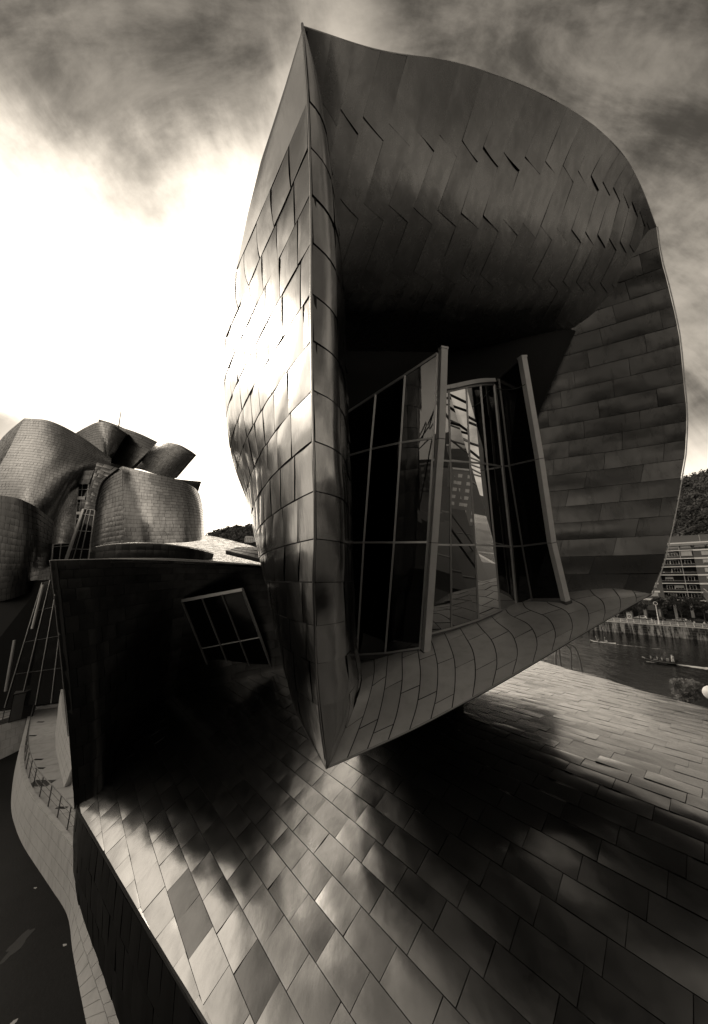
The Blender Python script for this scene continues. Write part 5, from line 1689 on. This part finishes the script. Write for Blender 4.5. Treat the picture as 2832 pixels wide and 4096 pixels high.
tree(bank(s_at(2560, 10.5), 10.5, ROADZ), 7.2, 4.2, 'dark leafy street tree under the tip of the ledge', seed=3, size=.30)
tree(bank(s_at(2500, 11), 11, ROADZ), 6.6, 3.6, 'dark street tree left of the silver tall-roofed car', seed=9, size=.30)
tree(bank(s_at(2732, 10.2), 10.2, ROADZ), 8.6, 4.3, 'street tree in front of the stacked balconies', seed=4, size=.30)
tree(bank(s_at(2824, 10.2), 10.2, ROADZ), 9.2, 4.0, 'street tree at the right edge of the picture', seed=5, size=.30)
tree(bank(s_at(2650, 19.5), 19.5, ROADZ), 7.4, 3.6, 'dark tree against the ground floor of the apartment house', seed=6, size=.30)
# feathery tree on the near bank
q = P(2742, 2760, 30.0)
tree((q[0], q[1], PZ - .1), q[2] - PZ + 1.0, 1.75, 'feathery pale tree top by the water beyond the roof', name='feathery_tree', seed=8, mat='leafpale', size=.12, per=130, nc=60, trunk=.08, stem=.66, clump=.2, thin=.16)
# lamp globe at the right edge
q = P(2853, 2774, 23.0)
gl_ = wthing('globe_lamp', 'big white lamp globe cut off by the right edge', 'lamp', (q[0], q[1], PZ))
MB().ell(q, (.56, .56, .5), 18, 12).build('globe', M['white'], gl_, True)
MB().tube([(q[0], q[1], PZ - .1), (q[0], q[1], q[2] - .45)], .07, 8).build('pole', M['darksteel'], gl_)
# slender bent rods standing in for a sculpture seen over the roof ridge
fr_ = wthing('bent_rod_frame', 'slender bent metal rods standing beside the water below the ledge', 'sculpture', tuple(P(2280, 2640, 34)))
for pts in ([(2226, 2588), (2222, 2640), (2230, 2740)], [(2236, 2585), (2240, 2635), (2256, 2740)], [(2262, 2578), (2282, 2600), (2284, 2650), (2290, 2740)], [(2264, 2572), (2300, 2590), (2322, 2650), (2334, 2740)]):
    MB().tube([tuple(x) for x in cr(np.array([P(x, y, 34) for x, y in pts]), np.linspace(0, len(pts) - 1, 10))], .085, 6).build('rod', M['steel'], fr_)
MB().tube([P(2224, 2584, 34), P(2245, 2568, 34), P(2266, 2574, 34)], .11, 6).build('cross_rod', M['steel'], fr_)

# ------------------------------------------------------------------ hills
def hill(name, az0, az1, r0, r1, hfun, mat, nseg=40, nr=10):
    vs, fs = [], []
    for j in range(nr + 1):
        for i in range(nseg + 1):
            az = math.radians(az0 + (az1 - az0) * i / nseg); t = j / nr
            r = r0 + (r1 - r0) * t
            h = hfun(math.degrees(az)) * (t ** .8) + 6 * mnoise.noise(Vector((r * .012 * math.sin(az), r * .012 * math.cos(az), 1)))
            vs.append((r * math.sin(az), r * math.cos(az), max(h, -1) + 3))
    for j in range(nr):
        for i in range(nseg):
            k = j * (nseg + 1) + i; fs.append((k, k + 1, k + nseg + 2, k + nseg + 1))
    o = mesh_obj(name, vs, fs, mat, None, True); o['kind'] = 'structure'
    return o
def forest(name, az0, az1, r0, r1, hfun, n, rad, mat, label, seed, per=60, size=.8):
    rnd = np.random.RandomState(seed); vs, fs, tn = [], [], []
    for _ in range(n):
        azd = az0 + (az1 - az0) * rnd.rand(); az = math.radians(azd); t = rnd.rand() ** .8
        r = r0 + (r1 - r0) * t
        z = max(hfun(azd) * (t ** .8) + 6 * mnoise.noise(Vector((r * .012 * math.sin(az), r * .012 * math.cos(az), 1))), -1) + 3
        R = rad * (.5 + .9 * rnd.rand()); tone = .45 + 1.1 * rnd.rand()
        d = rnd.randn(per, 3); d /= np.linalg.norm(d, axis=1, keepdims=True); d[:, 2] = np.where(d[:, 2] < -.4, -d[:, 2], d[:, 2])
        lump = 1 + .3 * np.sin(d[:, :1] * 5 + rnd.rand() * 6) * np.cos(d[:, 1:2] * 5 + rnd.rand() * 6)
        c = d * R * (.75 + .3 * rnd.rand(per, 1)) * lump + (r * math.sin(az), r * math.cos(az), z + R * .6)
        a = rnd.randn(per, 3); a -= d * (a * d).sum(1, keepdims=True) * .6; a /= np.linalg.norm(a, axis=1, keepdims=True)
        b = np.cross(d, a); b /= np.maximum(np.linalg.norm(b, axis=1, keepdims=True), 1e-6)
        s = size * (R / rad) * (.6 + .8 * rnd.rand(per, 1))
        k0 = sum(len(x) for x in vs)
        vs.append(np.stack((c - a * s, c + b * s * .8, c + a * s, c - b * s * .8), 1).reshape(-1, 3))
        fs.append(np.arange(4 * per).reshape(-1, 4) + k0); tn.append(tone * (.7 + .6 * rnd.rand(per)))
    o = big_mesh(name, np.concatenate(vs), np.concatenate(fs), M[mat], None, False); set_tone(o.data, np.concatenate(tn))
    return tag(o, label, 'forest', None, 'stuff')
M['hill'] = plain('hill_scrub', .012, .9, 0, .4, .03); M['farhill'] = plain('far_hill_scrub', .06, .9, 0, .3, .03)
hr = lambda a: 70 + 62 * math.exp(-((a - 62) / 24) ** 2) - 45 * math.exp(-((a - 15) / 14) ** 2)
hill('hillside', 20, 100, 205, 470, hr, M['hill'])
forest('hill_forest', 40, 52, 200, 480, hr, 800, 5.5, 'forestleaf', 'dense dark trees covering the hillside behind the apartment house', 21, 240, .6)
hl = lambda a: 163 - 2.2 * max(0, -18 - a) ** 1.5 - .12 * max(0, a + 14) ** 2
hill('far_hill', -32, 14, 700, 1000, hl, M['farhill'])
forest('far_forest', -25, -12, 690, 1000, hl, 700, 9.0, 'farleaf', 'distant wooded hill between the museum and the tower prow', 22, 120, 1.5)
# villa and masts on the far hill
vp_ = P(1000, 2158, 800)
vl = thing('hill_villa', 'pale three-storey villa on the far wooded hill', 'house', tuple(vp_), .25)
MB().box(-12, 8, -6, 6, -8, 5).build('wall', M['slabw'], vl)
MB().box(8, 14, -5, 6, -6, 6).build('tower_wall', M['slabw'], vl)
mb = MB(); mb.v = [(-13, -7, 5), (9, -7, 5), (9, 7, 5), (-13, 7, 5), (-9, 0, 8.5), (5, 0, 8.5)]; mb.f = [(0, 1, 5, 4), (1, 2, 5), (2, 3, 4, 5), (3, 0, 4), (3, 2, 1, 0)]
mb.build('roof', M['plaster'], vl)
mb = MB(); mb.v = [(7.5, -5.6, 6), (14.6, -5.6, 6), (14.6, 6.6, 6), (7.5, 6.6, 6), (11, .5, 9)]; mb.f = [(0, 1, 4), (1, 2, 4), (2, 3, 4), (3, 0, 4), (3, 2, 1, 0)]
mb.build('tower_roof', M['plaster'], vl)
for zz_ in (-6, -2, 2):
    for x in (-10, -6, -2, 2, 5.6): MB().box(x - .8, x + .8, -6.08, -5.99, zz_ - .9, zz_ + 1.1).build('window', M['void'], vl)
for k, (px, y0, y1) in enumerate(((980, 2088, 2110), (995, 2083, 2112), (972, 2100, 2112))):
    tag(MB().tube([P(px, y1 + 10, 860), P(px + 2, y0, 860)], [.7, .35], 5).build('radio_mast', M['darksteel'], None), ('shorter radio mast on the far hill, left of a taller one', 'tallest radio mast on the far hill by the prow', 'smallest radio mast on the far hill')[k], 'mast', 'radio masts on the hill')

# ================================================================== the place behind the viewpoint (seen in reflections)
hb_ = lambda a: 42 + 18 * math.sin(a * .06) + 12 * math.sin(a * .17)
hill('city_hill', 100, 262, 260, 620, hb_, M['hill'], 60, 8)
br_ = wthing('road_bridge', 'steel road bridge with tall portal behind the viewpoint', 'bridge', (-4, -14, 0))
dirb = BB; sideb = np.array((-BB[1], BB[0], 0))
def brp(a, b, z): return np.array((-4.0, -16.0, z)) + dirb * a + sideb * b
mb = MB()
mb.quadbox([brp(-120, -7, 12.6), brp(160, -7, 12.6), brp(160, 7, 12.6), brp(-120, 7, 12.6)], [brp(-120, -7, 14.0), brp(160, -7, 14.0), brp(160, 7, 14.0), brp(-120, 7, 14.0)])
mb.build('deck', M['darksteel'], br_)
for sg in (-1, 1):
    MB().beam(brp(6, 6.5 * sg, 0), brp(6, 4.5 * sg, 44), 1.8, 2.4).build('portal_leg', M['darksteel'], br_)
    MB().beam(brp(-110, 6.8 * sg, 15.1), brp(150, 6.8 * sg, 15.1), .15, .12).build('handrail', M['steel'], br_)
    for k in range(5):
        MB().tube([brp(6, 4.7 * sg, 40 - k * 3), brp(30 + 18 * k, 6.2 * sg, 14)], .09, 5).build('stay_cable', M['darksteel'], br_)
        MB().tube([brp(6, 4.7 * sg, 40 - k * 3), brp(-18 - 18 * k, 6.2 * sg, 14)], .09, 5).build('stay_cable', M['darksteel'], br_)
for z in (20, 32, 43): MB().beam(brp(6, -6, z), brp(6, 6, z), 1.4, 1.8).build('portal_beam', M['darksteel'], br_)
for k, (x, y, w_, d_, h_, rz) in enumerate(((-70, -120, 34, 16, 20, .2), (-10, -150, 40, 16, 24, -.1), (60, -130, 30, 18, 19, .3), (120, -80, 44, 16, 24, .9), (-130, -60, 40, 16, 20, -.9))):
    o = thing('city_block', ('plain apartment block behind the viewpoint, left of the bridge portal', 'tallest apartment block behind the viewpoint', 'apartment block behind the viewpoint, right of the bridge', 'apartment block behind the viewpoint nearest the river', 'apartment block behind the viewpoint at the far left')[k], 'building', (x, y, 3), rz, 'apartment blocks behind the viewpoint')
    MB().box(-w_ / 2, w_ / 2, -d_ / 2, d_ / 2, -4, h_).build('wall', M['brick'], o)
    MB().box(-w_ / 2 - .4, w_ / 2 + .4, -d_ / 2 - .4, d_ / 2 + .4, h_ + .002, h_ + .8).build('roof', M['plaster'], o)
    nx, nz_ = int(w_ / 4), int(h_ / 3.2)
    pm = None
    for i in range(nx):
        for j in range(nz_):
            if pm is None:
                a = MB().box(-.9, .9, -.05, .05, 0, 1.5).build('window', M['plaster'], o); pm = a
            else:
                a = link(pm.copy(), o)
            a.location = (-w_ / 2 + 2 + i * 4, d_ / 2 + .06, 1.5 + j * 3.2)
